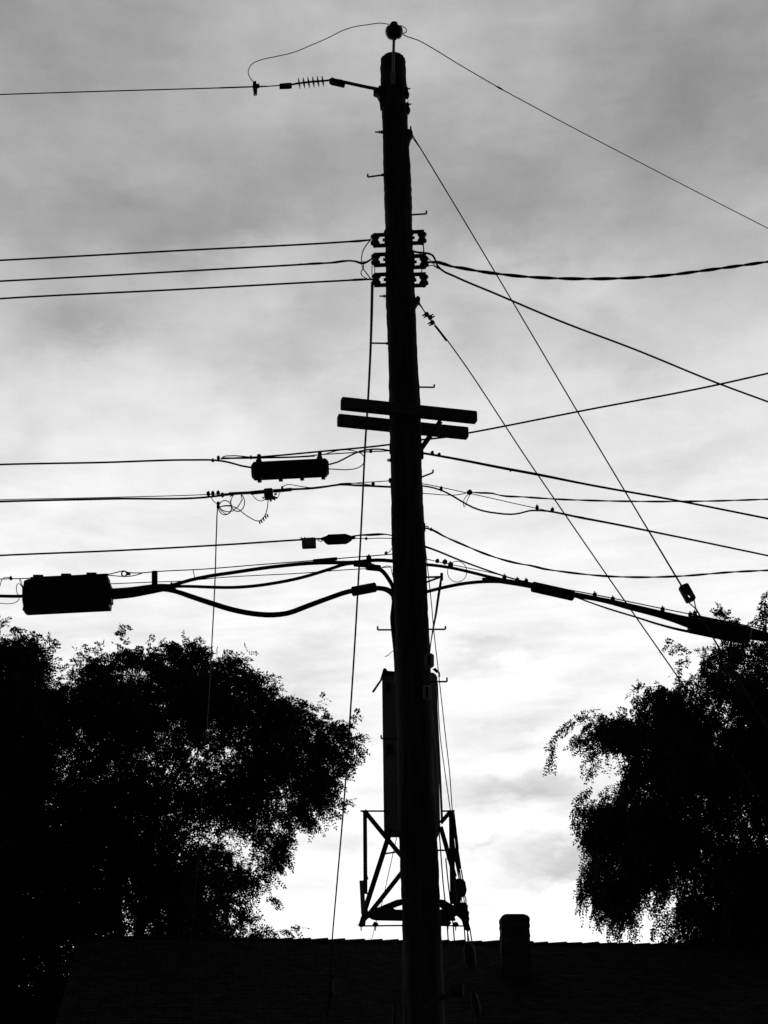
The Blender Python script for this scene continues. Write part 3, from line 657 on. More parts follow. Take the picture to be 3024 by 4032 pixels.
# level B
o = w1('middle telephone cable from the left edge past the small terminal to the pole', [(-60, 1977), (0, 1975), (450, 1964), (830, 1956), (880, 1950), (950, 1943), (1050, 1937), (1150, 1927), (1230, 1923), (1290, 1915), (1340, 1908), (1400, 1911), (1470, 1914), (1550, 1918)], 8, 14.8, PY, name='telephone_cable', cat='cable', ext0=14)
for x, y in ((820, 1944), (838, 1943), (859, 1941), (876, 1949)): clampbit(o, x, y, PY, 13, 20)
clampbit(o, 1469, 1907, PY, 14, 16); clampbit(o, 1536, 1892, PY, 12, 20); clampbit(o, 1111, 1921, PY, 8, 16)
w1('thin strand just above the middle telephone cable', [(-60, 1970), (0, 1968), (450, 1958), (820, 1947), (900, 1943), (1100, 1926), (1200, 1922), (1350, 1906), (1537, 1893)], 3.5, 14.8, PY, name='messenger_strand', m='strand', ext0=14)
w1('arched thin wire over the middle cable right of the small terminal', [(1108, 1934), (1112, 1919), (1130, 1908), (1155, 1910), (1210, 1919), (1280, 1918), (1340, 1904), (1380, 1902), (1460, 1909)], 3.5, PY, name='drop_wire')
pblock(o, 'cable_sleeve', (985, 1941), (1040, 1936), 13, PY); pblock(o, 'cable_sleeve', (1076, 1934), (1150, 1927), 12, PY); pblock(o, 'cable_sleeve', (900, 1944), (985, 1940), 10, PY)
tm = thing('small_terminal', 'small square terminal with bristling ports on the middle cable', 'terminal', P(1056, 1945))
pblock(tm, 'body', (1040, 1947), (1075, 1944), 38, PY, bev=.2)
for k, (a, b) in enumerate((((1045, 1925), (1044, 1932)), ((1066, 1923), (1066, 1930)), ((1064, 1965), (1067, 1974)), ((1076, 1955), (1092, 1962)), ((1080, 1948), (1090, 1944)), ((1074, 1962), (1084, 1968)), ((1038, 1958), (1034, 1962)))):
    mb = MB(); mb.tube([P(*a), P(*b)], .010, 6); mb.build('port', 'box', tm)
def loop(cx, cy, rx, ry, k=18, a0=0, a1=2 * math.pi): return [(cx + rx * math.cos(a0 + (a1 - a0) * i / k), cy + ry * math.sin(a0 + (a1 - a0) * i / k)) for i in range(k + 1)]
w1('small coil of slack drop wire left of the small terminal', loop(886, 1999, 25, 28, 18, 2, 9.4) + [(915, 1990)], 4, PY, PY + .03, name='slack_coil')
w1('larger oval coil of slack drop wire left of the small terminal', [(905, 1955)] + loop(936, 1978, 27, 36, 20, 4.2, 11.5) + [(915, 2012), (890, 2015), (866, 2002)], 4, PY + .02, PY - .03, name='slack_coil')
w1('short curved drop wire from the cable clamps to the coil', [(832, 1960), (842, 1975), (858, 1987), (866, 2004), (880, 2018), (895, 2026), (910, 2012), (912, 1995), (906, 1970)], 3.4, PY, name='drop_wire')
o = w1('drop wire hanging in a hook from the coils up to the small terminal', [(862, 1996), (890, 1992), (925, 1997), (960, 2022), (990, 2042), (1020, 2052), (1036, 2040), (1048, 2018), (1054, 1990), (1056, 1962)], 4, PY - .02, name='drop_wire')
for x, y in ((1022, 2056), (1030, 2052), (1038, 2044), (1046, 2036), (1053, 2030)):
    mb = MB(); c = P(x, y, PY - .02); mb.box(c, ((.35, 0, -1), (1, 0, .3), (0, 1, 0)), (.017, .007, .008)); mb.build('connector', 'rubber', o)
w1('short sagging wire left of the small terminal', [(994, 1948), (1008, 1965), (1028, 1973), (1045, 1966)], 3, PY, name='drop_wire')
w1('short curved wire right of the small terminal', [(1078, 1962), (1092, 1960), (1100, 1945), (1104, 1934)], 3, PY, name='drop_wire')
w1('thin drop wire falling straight in front of the left tree', [(860, 1990), (857, 2005), (853, 2080), (846, 2300), (836, 2500), (822, 2750), (800, 3050), (770, 3500), (745, 3800), (735, 4010)], [3.6, 5, 5, 5, 4.8, 4.2, 4, 3.2, 3, 3], PY, 30.0, name='drop_wire')
mb = MB(); c = P(859, 1989); mb.box(c, ((0, 0, 1), (1, 0, 0), (0, 1, 0)), (.035, .014, .02), .005); tag(mb.build('wire_grip', 'dsteel'), 'small grip holding the straight drop wire at the coils', 'grip')
# level C
o = w1('lower thin cable from the left edge to the small hanging box', [(-60, 2190), (0, 2187), (500, 2166), (900, 2144), (1190, 2125), (1262, 2121)], 7.2, 14.8, PY, name='telephone_cable', cat='cable', ext0=14)
tb = thing('hanging_box', 'small square box hanging from the cable beside the tapered closure', 'box', P(1216, 2140))
pblock(tb, 'body', (1189, 2140), (1244, 2138), 34, PY, m='cab', depth=.1, bev=.1)
for x in (1186, 1201, 1230): mb = MB(); mb.tube([P(x, 2124), P(x - 1, 2115)], .006, 6); mb.build('hook', 'dsteel', tb)
cl = thing('tapered_closure', 'spindle shaped cable closure just left of the pole between the wire and big cables', 'closure', P(1325, 2125))
mb = MB(); pr = [(1262, 2122, 8), (1272, 2121, 14), (1286, 2124, 34), (1291, 2125, 42), (1362, 2122, 42), (1368, 2121, 36), (1382, 2119, 22), (1386, 2118, 14), (1400, 2118, 9)]
mb.tube([P(x, y) for x, y, q in pr], [q * .5 * mpp(P(x, y)) for x, y, q in pr], 14); mb.build('body', 'box', cl)
mb = MB(); mb.tube([P(1256, 2118), P(1252, 2128), P(1264, 2132), P(1272, 2126)], .006, 6); mb.build('eye', 'dsteel', cl)
w1('stiff cable tail from the tapered closure to the pole', [(1385, 2112), (1420, 2107), (1455, 2106), (1490, 2104), (1520, 2104), (1550, 2110)], [6, 6, 10, 10, 5, 5], PY, name='telephone_cable', cat='cable')
o = w1('thin strand below the stiff tail of the tapered closure', [(1385, 2119), (1420, 2120), (1445, 2121), (1490, 2119), (1545, 2120)], 3.6, PY, name='messenger_strand', m='strand'); clampbit(o, 1442, 2121, PY, 10, 10)
# level D: big cables
o = w1('thin strand carrying the black rectangular box and thick cables', [(-60, 2282), (0, 2280), (120, 2277), (300, 2268), (424, 2262), (470, 2251), (485, 2248), (500, 2253), (530, 2256), (620, 2250), (800, 2241), (1000, 2225), (1233, 2207), (1545, 2182)], 4.2, 14.8, PY, name='messenger_strand', m='strand', ext0=14)
clampbit(o, 43, 2277, 14.75, 10, 18)
mb = MB(); c = P(489, 2259, PY + .35); s_ = mpp(c); mb.tube([c + Vector((math.cos(a) * 10 * s_, 0, math.sin(a) * 11 * s_)) for a in [2 * math.pi * i / 14 for i in range(15)]], 3 * s_, 6, cap=False); mb.box(c + Vector((16 * s_, 0, 0)), ((1, 0, 0), (0, 1, 0), (0, 0, 1)), (8 * s_, .02, 4 * s_)); mb.build('turnbuckle_eye', 'dsteel', o)
w1('short strand passing under the turnbuckle eye', [(424, 2265), (450, 2267), (490, 2270), (520, 2268), (560, 2257)], 4, PY + .35, name='messenger_strand', m='strand')
w1('lower thin strand between the thick cables and the box', [(432, 2299), (600, 2292), (714, 2288), (886, 2273), (1200, 2256), (1370, 2243), (1480, 2237), (1545, 2232)], 3.6, PY + .3, PY, name='messenger_strand', m='strand')
bx = thing('black_terminal_box', 'large black rectangular terminal box hanging at the left edge above the tree', 'terminal box', P(262, 2345, PY + .4))
mb = MB(); mb.prism([(94, 2287), (110, 2280), (424, 2266), (429, 2296), (436, 2300), (437, 2362), (431, 2366), (429, 2388), (97, 2405), (88, 2400), (91, 2386), (87, 2362), (87, 2315), (92, 2305)], PY + .4, .15); mb.build('case', 'box', bx, smooth=False)
mb = MB(); mb.tube([P(120, 2276, PY + .4), P(424, 2262, PY + .4)], .012, 8); mb.build('hanger_rail', 'dsteel', bx)
for x in (150, 260, 360): mb = MB(); c = P(x, 2276 - (x - 150) * .042, PY + .4); mb.box(c, ((0, 0, 1), (1, 0, 0), (0, 1, 0)), (.03, .05, .02)); mb.build('strap', 'dsteel', bx)
for x0, x1, yy in ((96, 106, 2350), (420, 436, 2340)): mb = MB(); mb.prism([(x0 - 6, yy - 34), (x1, yy - 34), (x1 + 2, yy + 34), (x0 - 6, yy + 34)], PY + .33, .05); mb.build('end_plate', 'box', bx, smooth=False)
w1('thick cable entering the black rectangular box from the left edge', [(-60, 2347), (0, 2347), (60, 2348), (95, 2347)], 13, 14.9, PY + .4, name='telephone_cable', cat='cable', ext0=14)
w1('thin wire curling under the thick cable at the left edge', [(-40, 2374), (0, 2375), (50, 2376), (68, 2368), (76, 2355), (68, 2338), (65, 2310), (70, 2298), (78, 2300), (90, 2318)], 3, 14.7, PY + .3, name='drop_wire', ext0=8)
w1('short thin wires hanging down the left end of the black box', [(90, 2312), (78, 2290), (78, 2278), (84, 2290), (92, 2320)], 3, PY + .25, name='drop_wire')
w1('short curl of wire below the clamp at the far left', [(0, 2308), (4, 2290), (14, 2276), (30, 2273), (43, 2278)], 3.4, PY + .4, name='drop_wire')
o = w1('thick bundled cables leaving the black box to the right', [(430, 2340), (520, 2332), (600, 2319), (640, 2314), (690, 2313)], [46, 43, 38, 32, 24], PY + .4, PY + .3, name='cable_bundle', cat='cable', n=12)
pblock(o, 'strap', (609, 2249), (609, 2316), 22, PY + .33, depth=.05)
pblock(o, 'lashing_clip', (675, 2293), (675, 2302), 7, PY + .3)
w1('topmost thick cable between the bundle and the pole', [(640, 2312), (690, 2301), (750, 2284), (804, 2272), (913, 2255), (1075, 2232), (1238, 2217), (1347, 2215), (1401, 2214), (1455, 2207), (1509, 2206), (1556, 2210)], 14.5, PY + .3, PY, name='thick_cable', cat='cable', n=10)
w1('middle thick cable bending down at the pole', [(640, 2314), (700, 2309), (750, 2309), (831, 2312), (913, 2313), (994, 2308), (1075, 2297), (1184, 2275), (1292, 2243), (1365, 2220), (1410, 2216), (1450, 2223), (1480, 2233), (1508, 2251), (1529, 2278), (1545, 2306), (1556, 2350)], [12, 12, 12, 12.5, 12.5, 13, 13, 13, 13, 14, 16, 18, 18, 17, 17, 17, 17], PY + .28, PY, name='thick_cable', cat='cable', n=10)
o = w1('lowest and thickest cable sagging deepest left of the pole', [(610, 2318), (690, 2328), (750, 2348), (831, 2375), (913, 2400), (994, 2416), (1075, 2421), (1130, 2415), (1211, 2386), (1292, 2356), (1374, 2329), (1428, 2321), (1477, 2316), (1509, 2318), (1535, 2328), (1552, 2345), (1553, 2390), (1549, 2430), (1552, 2475), (1560, 2560), (1566, 2700)], [14, 19, 21, 22, 22, 22, 22, 21, 21, 20, 20, 20, 20, 20, 24, 26, 26, 27, 26, 24, 22], PY + .3, PY + .02, name='thick_cable', cat='cable', n=12)
pblock(o, 'sleeve', (1384, 2330), (1483, 2311), 33, PY + .04)
o = w1('thin wire short tie linking strand and top thick cable on the left', [(760, 2242), (763, 2258), (767, 2276)], 3.4, PY + .2, name='tie_wire', m='strand')
o = thing('cable_saddle', 'saddle plates holding the thick cables just left of the pole', 'saddle', P(1455, 2215, PY))
pblock(o, 'saddle_plate', (1232, 2209), (1328, 2200), 12, PY + .08); pblock(o, 'saddle_plate', (1392, 2218), (1462, 2224), 22, PY); pblock(o, 'saddle_plate', (1440, 2232), (1500, 2238), 22, PY + .05); clampbit(o, 1452, 2196, PY, 20, 22); clampbit(o, 1520, 2179, PY, 12, 14)
w1('small bent tie wire at the pole above the thick cables', [(1520, 2179), (1535, 2172), (1542, 2160), (1550, 2150)], 3, PY, name='tie_wire', m='strand')
w1('small hooked wire at the pole between thick cables', [(1500, 2236), (1520, 2229), (1536, 2230), (1542, 2250), (1548, 2275)], 3.2, PY, name='tie_wire', m='strand')
w1('small hooked wire end poking out left above the cabinet', [(1552, 2560), (1540, 2568), (1528, 2580), (1515, 2586)], 3, PY, name='tie_wire', m='strand')
# right side cables
o = w1('uppermost telephone cable sloping right from below the crossarm', [(1650, 1782), (1663, 1784), (1811, 1810), (1980, 1843), (2110, 1867), (2300, 1905), (2660, 1970), (3024, 2042)], [8, 9, 10, 11, 11, 9, 8, 8], PY, 16.2, name='telephone_cable', cat='cable', ext1=18)
clampbit(o, 1702, 1784, PY, 13, 16); clampbit(o, 1729, 1791, PY, 13, 14)
mb = MB(); mb.tube([P(2007, 1857), P(2015, 1853), P(2030, 1852)], .006, 6); mb.build('tie_end', 'strand', o)
o = w1('thin straight strand above the sagging cable right of the pole', [(1650, 1902), (1661, 1904), (1836, 1940), (2115, 2002), (2200, 2020), (2300, 2037)], 3.4, PY, 14.9, name='messenger_strand', m='strand')
clampbit(o, 1737, 1925, PY, 12, 20); clampbit(o, 2115, 2000, 14.75, 12, 26); clampbit(o, 2175, 2008, 14.8, 13, 20)
w1('cable sagging in a dip below its strand then sloping to the right edge', [(1650, 1912), (1684, 1916), (1739, 1931), (1781, 1952), (1819, 1975), (1862, 1998), (1904, 2012), (1959, 2021), (2013, 2025), (2047, 2021), (2085, 2011), (2115, 2010), (2300, 2041), (2660, 2112), (3024, 2188)], [6.5, 6.5, 6.5, 7, 7, 7, 7, 7, 7, 7, 7, 7, 9, 7.5, 7], PY, 16.1, name='telephone_cable', cat='cable', ext1=18)
o = w1('nearly level twisted drop wire from the clamp right to the edge', [(1851, 1938), (1895, 1941), (1940, 1943), (1966, 1950), (2064, 1957), (2178, 1965), (2300, 1970), (2600, 1975), (2800, 1973), (3024, 1966)], 7.5, PY, 14.5, name='drop_wire', twist=2, ext1=14)
clampbit(o, 1849, 1939, PY, 20, 20)
w1('thin slack wire under the strand close to the pole', [(1655, 1942), (1700, 1945), (1750, 1949), (1795, 1949), (1820, 1945), (1842, 1940)], 3.4, PY, name='drop_wire')
w1('narrow hanging loop of wire under the right clamp', [(1845, 1944), (1828, 1965), (1824, 1985), (1828, 1997), (1834, 1985), (1842, 1965), (1853, 1944)], 3, PY, name='slack_loop')
o = w1('twisted wire sagging from the pole in a long curve to the right edge', [(1660, 2076), (1701, 2086), (1743, 2109), (1828, 2147), (1921, 2185), (1980, 2204), (2056, 2222), (2089, 2227), (2140, 2240), (2200, 2249), (2389, 2269), (2548, 2273), (2657, 2270), (2895, 2252), (3024, 2246)], 8.5, PY, 14.6, name='drop_wire', twist=2, ext1=14)
c = P(1678, 2077); s_ = mpp(c); mb = MB(); mb.tube([c + Vector((math.cos(a) * 9 * s_, 0, math.sin(a) * 5 * s_)) for a in [2 * math.pi * i / 12 for i in range(13)]], 2.4 * s_, 6, cap=False); mb.build('grip_eye', 'dsteel', o); clampbit(o, 1697, 2085, PY, 10, 12)
o = w1('straight cable slanting down from the pole to meet the thick right bundle', [(1658, 2147), (1697, 2160), (1811, 2206), (1929, 2249), (1984, 2268), (2100, 2297), (2200, 2315), (2339, 2341), (2607, 2396), (2717, 2418), (3024, 2480)], [9, 8, 7, 6.5, 6, 5, 4.6, 4.6, 4.6, 4.6, 4.6], PY, 16.0, name='messenger_strand', m='strand', ext1=16)
o = w1('thin strand with two clamps above the right thick cable', [(1664, 2198), (1748, 2217), (1840, 2236), (1933, 2255), (1980, 2267)], 3.6, PY, PY + .15, name='messenger_strand', m='strand')
clampbit(o, 1722, 2209, PY, 15, 16); clampbit(o, 1752, 2213, PY, 19, 20); clampbit(o, 1774, 2224, PY, 20, 24)
o = w1('upper thick cable leaving the pole to the right', [(1656, 2222), (1676, 2223), (1760, 2233), (1853, 2253), (1921, 2270), (1980, 2283), (2094, 2304)], 12.5, PY, PY + .25, name='thick_cable', cat='cable', n=10)
o = w1('lower thick cable arching up from the pole to the right bundle', [(1656, 2336), (1676, 2331), (1748, 2313), (1832, 2297), (1916, 2290), (1980, 2291), (2064, 2301), (2094, 2307)], 13.5, PY, PY + .25, name='thick_cable', cat='cable', n=10)
o = w1('round coil of thin wire hung on the right thick cables', loop(1800, 2251, 38, 41, 30, 1, 13) , 3, PY - .04, PY + .02, name='slack_coil')
Yb2 = PY + .3
bun = w1('heavy bundled cable with sleeves running to the right edge over the tree', [(1900, 2279), (1980, 2288), (2094, 2307), (2200, 2331), (2344, 2357), (2414, 2372), (2468, 2386), (2597, 2418), (2662, 2436), (2717, 2452), (2800, 2470), (2945, 2493), (3024, 2510)], [10, 22, 22, 26, 20, 22, 26, 30, 36, 46, 50, 50, 38], PY + .15, 16.0, name='cable_bundle', cat='cable', n=12, ext1=16)
pblock(bun, 'sleeve', (2092, 2309), (2262, 2347), 36, 14.66); 
pblock(bun, 'sleeve', (2712, 2456), (2955, 2506), 62, 15.72)
for x, y, Y in ((1986, 2274, PY + .15), (2037, 2286, PY + .2), (2072, 2290, PY + .24), (2342, 2343, 14.9), (2413, 2360, 15.0), (2609, 2400, 15.4), (2718, 2421, 15.65), (2736, 2416, 15.66), (2900, 2452, 15.9), (3010, 2484, 16.1)): clampbit(bun, x, y, Y, 15, 26, name='cable_clip')
w1('slim cable dipping below the heavy bundle on the right', [(2270, 2352), (2340, 2378), (2399, 2398), (2498, 2428), (2607, 2462), (2697, 2484), (2771, 2496)], [6, 6, 7, 7, 9, 11, 13], 14.75, 15.75, name='telephone_cable', cat='cable')
# riser and ropes right of the pole
w1('stiff cable dropping from the side bracket behind the right step', [(1739, 2257), (1734, 2300), (1726, 2350), (1716, 2420), (1706, 2472), (1698, 2520), (1692, 2572)], [6, 10, 10, 9, 7, 4.5, 4], PY + .0, name='riser_cable', cat='cable')
gr = 'thin ropes down the right side of the pole'
w1('outer thin rope hanging down the right side of the pole', [(1664, 2070), (1678, 2185), (1686, 2257), (1701, 2400), (1707, 2472), (1724, 2624), (1731, 2689), (1753, 2888), (1771, 3051), (1781, 3190), (1798, 3335), (1812, 3440), (1830, 3560), (1850, 3660), (1866, 3760), (1880, 4032), (1890, 4200)], 3.6, PY - .05, PY - .05, name='rope', cat='rope')
w1('inner thin rope leaving the cabinet edge to the platform', [(1723, 2690), (1733, 2895), (1752, 3040), (1773, 3190), (1790, 3330), (1806, 3440), (1820, 3560), (1843, 3680), (1856, 3760), (1862, 4032)], 3.6, PY - .02, PY - .02, name='rope', cat='rope')
w1('thin rope inside the platform just right of the pole', [(1728, 3262), (1735, 3350), (1745, 3480), (1758, 3600), (1764, 3690), (1772, 3800)], 5.2, PY + .3, name='rope', cat='rope')
w1('second thin rope inside the platform right of the pole', [(1755, 3380), (1765, 3480), (1775, 3560), (1782, 3620), (1788, 3690), (1795, 3800)], 5.2, PY + .3, name='rope', cat='rope')
w1('thin wire slanting behind the left platform braces to the roof', [(1568, 3272), (1550, 3350), (1530, 3440), (1512, 3520), (1498, 3580), (1478, 3640), (1466, 3690), (1440, 3760), (1400, 3850), (1330, 4000)], 3.4, PY + .5, 26, name='drop_wire')
tk = thing('pulley_tackle', 'string of rope blocks and pulleys hanging down the right side of the platform', 'tackle', P(1810, 3400, PY - .05))
def plate(name, px, th=.06, m='dsteel'):
    mb = MB(); mb.prism(px, PY - .05, th); return mb.build(name, m, tk, smooth=False)
plate('block', [(1757, 3340), (1802, 3338), (1806, 3346), (1810, 3371), (1817, 3418), (1799, 3423), (1793, 3392), (1763, 3383)], .05)
pblock(tk, 'strap_bundle', (1784, 3200), (1801, 3345), 12, PY - .04, m='rubber')
plate('sheave_block', [(1791, 3462), (1808, 3458), (1826, 3463), (1833, 3474), (1838, 3505), (1835, 3518), (1828, 3528), (1818, 3530), (1813, 3556), (1801, 3570), (1797, 3520)], .07)
mb = MB(); mb.tube([P(1829, 3524, PY - .05), P(1834, 3540, PY - .05), P(1835, 3560, PY - .05)], .006, 6); mb.build('link', 'dsteel', tk)
plate('rope_bundle', [(1800, 3557), (1822, 3552), (1836, 3556), (1843, 3566), (1842, 3584), (1848, 3592), (1846, 3606), (1849, 3618), (1846, 3632), (1853, 3656), (1846, 3665), (1829, 3657), (1821, 3627), (1812, 3606), (1797, 3600), (1785, 3589)], .07, 'rubber')
for k, (a, b) in enumerate((((1800, 3424), (1810, 3470)), ((1808, 3424), (1816, 3470)), ((1816, 3424), (1824, 3470)), ((1828, 3655), (1833, 3720)), ((1840, 3655), (1843, 3720)), ((1850, 3655), (1860, 3720)), ((1850, 3820), (1860, 3940)))):
    mb = MB(); mb.tube([P(*a, PY - .05), P(*b, PY - .05)], .006, 6); mb.build('fall_line', 'rubber', tk)
mb = MB(); pp = [(1842, 3716, 20), (1846, 3730, 44), (1852, 3780, 48), (1856, 3805, 40), (1858, 3822, 16)]; mb.tube([P(x, y, PY - .05) for x, y, q in pp], [q * .5 * mpp(P(x, y)) for x, y, q in pp], 12); mb.build('sheave_block', 'dsteel', tk)
mb = MB(); pp = [(1862, 3900, 12), (1866, 3920, 26), (1874, 3960, 34), (1880, 3990, 24), (1884, 4010, 10)]; mb.tube([P(x, y, PY - .05) for x, y, q in pp], [q * .5 * mpp(P(x, y)) for x, y, q in pp], 12); mb.build('sheave_block', 'dsteel', tk)
# service drop left of the pole, down to the house eave
w1('service drop falling from the lowest left spool bracket to the house', [(1466, 1112), (1463, 1250), (1460, 1350), (1450, 1560), (1438, 1750), (1426, 2000), (1413, 2250), (1399, 2500), (1380, 2800), (1355, 3150), (1325, 3500), (1308, 3700), (1296, 3880), (1290, 4010)], [12, 11, 9.5, 8.5, 8, 7.4, 7.2, 7, 6.8, 6.2, 5.8, 5.6, 5.2, 5], PY, 30.5, name='service_drop', cat='cable')
mb = MB(); mb.tube([P(1305, 3850, 25), P(1300, 3960, 28)], .03, 8); mb.box(P(1302, 3890, 26.5), ((0, 0, 1), (1, 0, 0), (0, 1, 0)), (.14, .05, .05), .02); tag(mb.build('service_splice', 'rubber'), 'dim splice bundle on the service drop in front of the roof', 'splice')
# guys
o = w1('upper guy wire slanting from near the pole top to the oval insulator on the right', [(1620, 526), (1653, 580), (1960, 1090), (2300, 1665), (2500, 2000), (2683, 2306)], [5, 5, 5, 5.4, 5.8, 7.5], PY, PY - .3, name='guy_wire', m='strand')
mb = wire_mesh([(1616, 532), (1634, 556), (1653, 582)], 3, PY); mb.build('grip_leg', 'strand', o)
gi = thing('guy_insulator', 'oval strain insulator with a round hole in the upper guy wire', 'insulator', P(2700, 2335, PY - .3))
mb = MB(); Y = PY - .3
a = P(2689, 2306, Y); b = P(2722, 2366, Y)
v = (b - a).normalized(); u = v.cross(Vector((0, 1, 0))); c = (a + b) / 2; s_ = mpp(c); hl = (b - a).length / 2 * 1.05; hwid = 20 * s_
outl = []
for sx_, sz_ in ((-1, -1), (1, -1), (1, 1), (-1, 1)):
    for q in range(4):
        an_ = {(-1, -1): math.pi, (1, -1): -math.pi / 2, (1, 1): 0, (-1, 1): math.pi / 2}[(sx_, sz_)] + q * math.pi / 6
        outl.append((sx_ * (hwid - 8 * s_) + math.cos(an_) * 8 * s_, sz_ * (hl - 8 * s_) + math.sin(an_) * 8 * s_))
hc = (2 * s_, hl * .42); hr = 8 * s_
hole = [(hc[0] + math.cos(math.pi + .26 + 2 * math.pi * i / 16) * hr, hc[1] + math.sin(math.pi + .26 + 2 * math.pi * i / 16) * hr) for i in range(16)]
vs = []
for dy in (-.03, .03):
    for p, q in outl + hole: vs.append(c + u * p + v * q + Vector((0, dy, 0)))
fs = []
for i in range(16):
    j = (i + 1) % 16
    fs += [(i, j, 16 + j, 16 + i), (32 + j, 32 + i, 48 + i, 48 + j), (i, 32 + i, 32 + j, j), (16 + j, 48 + j, 48 + i, 16 + i)]
mb.add(vs, fs); mb.build('body', 'porc', gi, smooth=False)
mb = MB(); mb.tube([P(2690, 2310, Y), P(2722, 2352, Y)], .008, 6); mb.build('groove_wire', 'strand', gi)
mb = MB(); mb.tube([P(2708, 2368, Y), P(2725, 2384, Y), P(2738, 2396, Y)], .006, 6); mb.tube([P(2732, 2356, Y), P(2736, 2376, Y), P(2739, 2396, Y)], .006, 6); mb.build('grip_leg', 'strand', gi)
def toground(px, Y0, Y1):
    a, b = P(*px[-2], Y0), P(*px[-1], Y1); v = b - a; t = b.z / -v.z; return b + v * t
a = P(2738, 2394, PY - .3); g0 = P(1620, 526); g1 = P(2683, 2306, PY - .3); v = (g1 - g0).normalized(); e = a + v * (a.z / -v.z)
mb = MB(); mb.tube([a, e], .0085, 6); tag(mb.build('guy_wire', 'strand'), 'lower length of the upper guy wire passing behind the heavy bundle into the tree', 'wire', LG)
o = w1('lower guy wire slanting from above the crossarm into the right tree', [(1648, 1188), (1672, 1228), (1730, 1300), (2100, 1844), (2400, 2280), (2665, 2660)], 5, PY, PY - .1, name='guy_wire', m='strand')
mb = wire_mesh([(1645, 1192), (1660, 1212), (1675, 1232)], 3, PY); mb.build('grip_leg', 'strand', o)
mb = wire_mesh([(1712, 1282), (1735, 1311), (1758, 1342)], 7.5, PY); mb.build('wrap', 'strand', o)
for x, y, s_ in ((1680, 1238, -1), (1694, 1250, 1), (1702, 1270, -1)):
    mb = MB(); c = P(x, y); k = mpp(c); g = Vector((.58, 0, -.81)); pv = Vector((.81, 0, .58))
    mb.box(c, (g, pv, (0, 1, 0)), (8 * k, 8 * k, .025), .008)
    for q in (-1, 1): mb.tube([c + g * q * 5 * k - pv * 13 * k * (-s_ * .4 + 1) , c + g * q * 5 * k + pv * 13 * k * (s_ * .4 + 1)], 2.8 * k, 6)
    mb.build('bolted_clamp', 'dsteel', o)
a = P(2665, 2660, PY - .1); v = (a - P(1730, 1300)).normalized(); e = a + v * (a.z / -v.z)
mb = MB(); mb.tube([a, e], .0066, 6); mb.build('anchor_length', 'strand', o)

# ------------------------------------------------------------------ trees
def poly_sd(px, py, poly):
    # signed distance (px), positive inside
    n = len(poly); inside = np.zeros(px.shape, bool); dist = np.full(px.shape, 1e9)
    for i in range(n):
        x0, y0 = poly[i]; x1, y1 = poly[(i + 1) % n]
        cond = ((y0 > py) != (y1 > py)) & (px < (x1 - x0) * (py - y0) / (y1 - y0 + 1e-9) + x0); inside ^= cond
        ex, ey = x1 - x0, y1 - y0; t = np.clip(((px - x0) * ex + (py - y0) * ey) / (ex * ex + ey * ey + 1e-9), 0, 1)
        dist = np.minimum(dist, np.hypot(px - x0 - t * ex, py - y0 - t * ey))
    return np.where(inside, dist, -dist)
RI, UPn, FW = np.array(RIGHT), np.array(UP), np.array(FWD)
def Pn(x, y, Y):
    dd = RI[None] * ((x - CX) / FPX)[:, None] + UPn[None] * ((CY - y) / FPX)[:, None] + FW[None]
    return np.array([0, 0, EYE])[None] + dd * (Y / dd[:, 1])[:, None]
def nrm(a): return a / (np.linalg.norm(a, axis=-1, keepdims=True) + 1e-9)
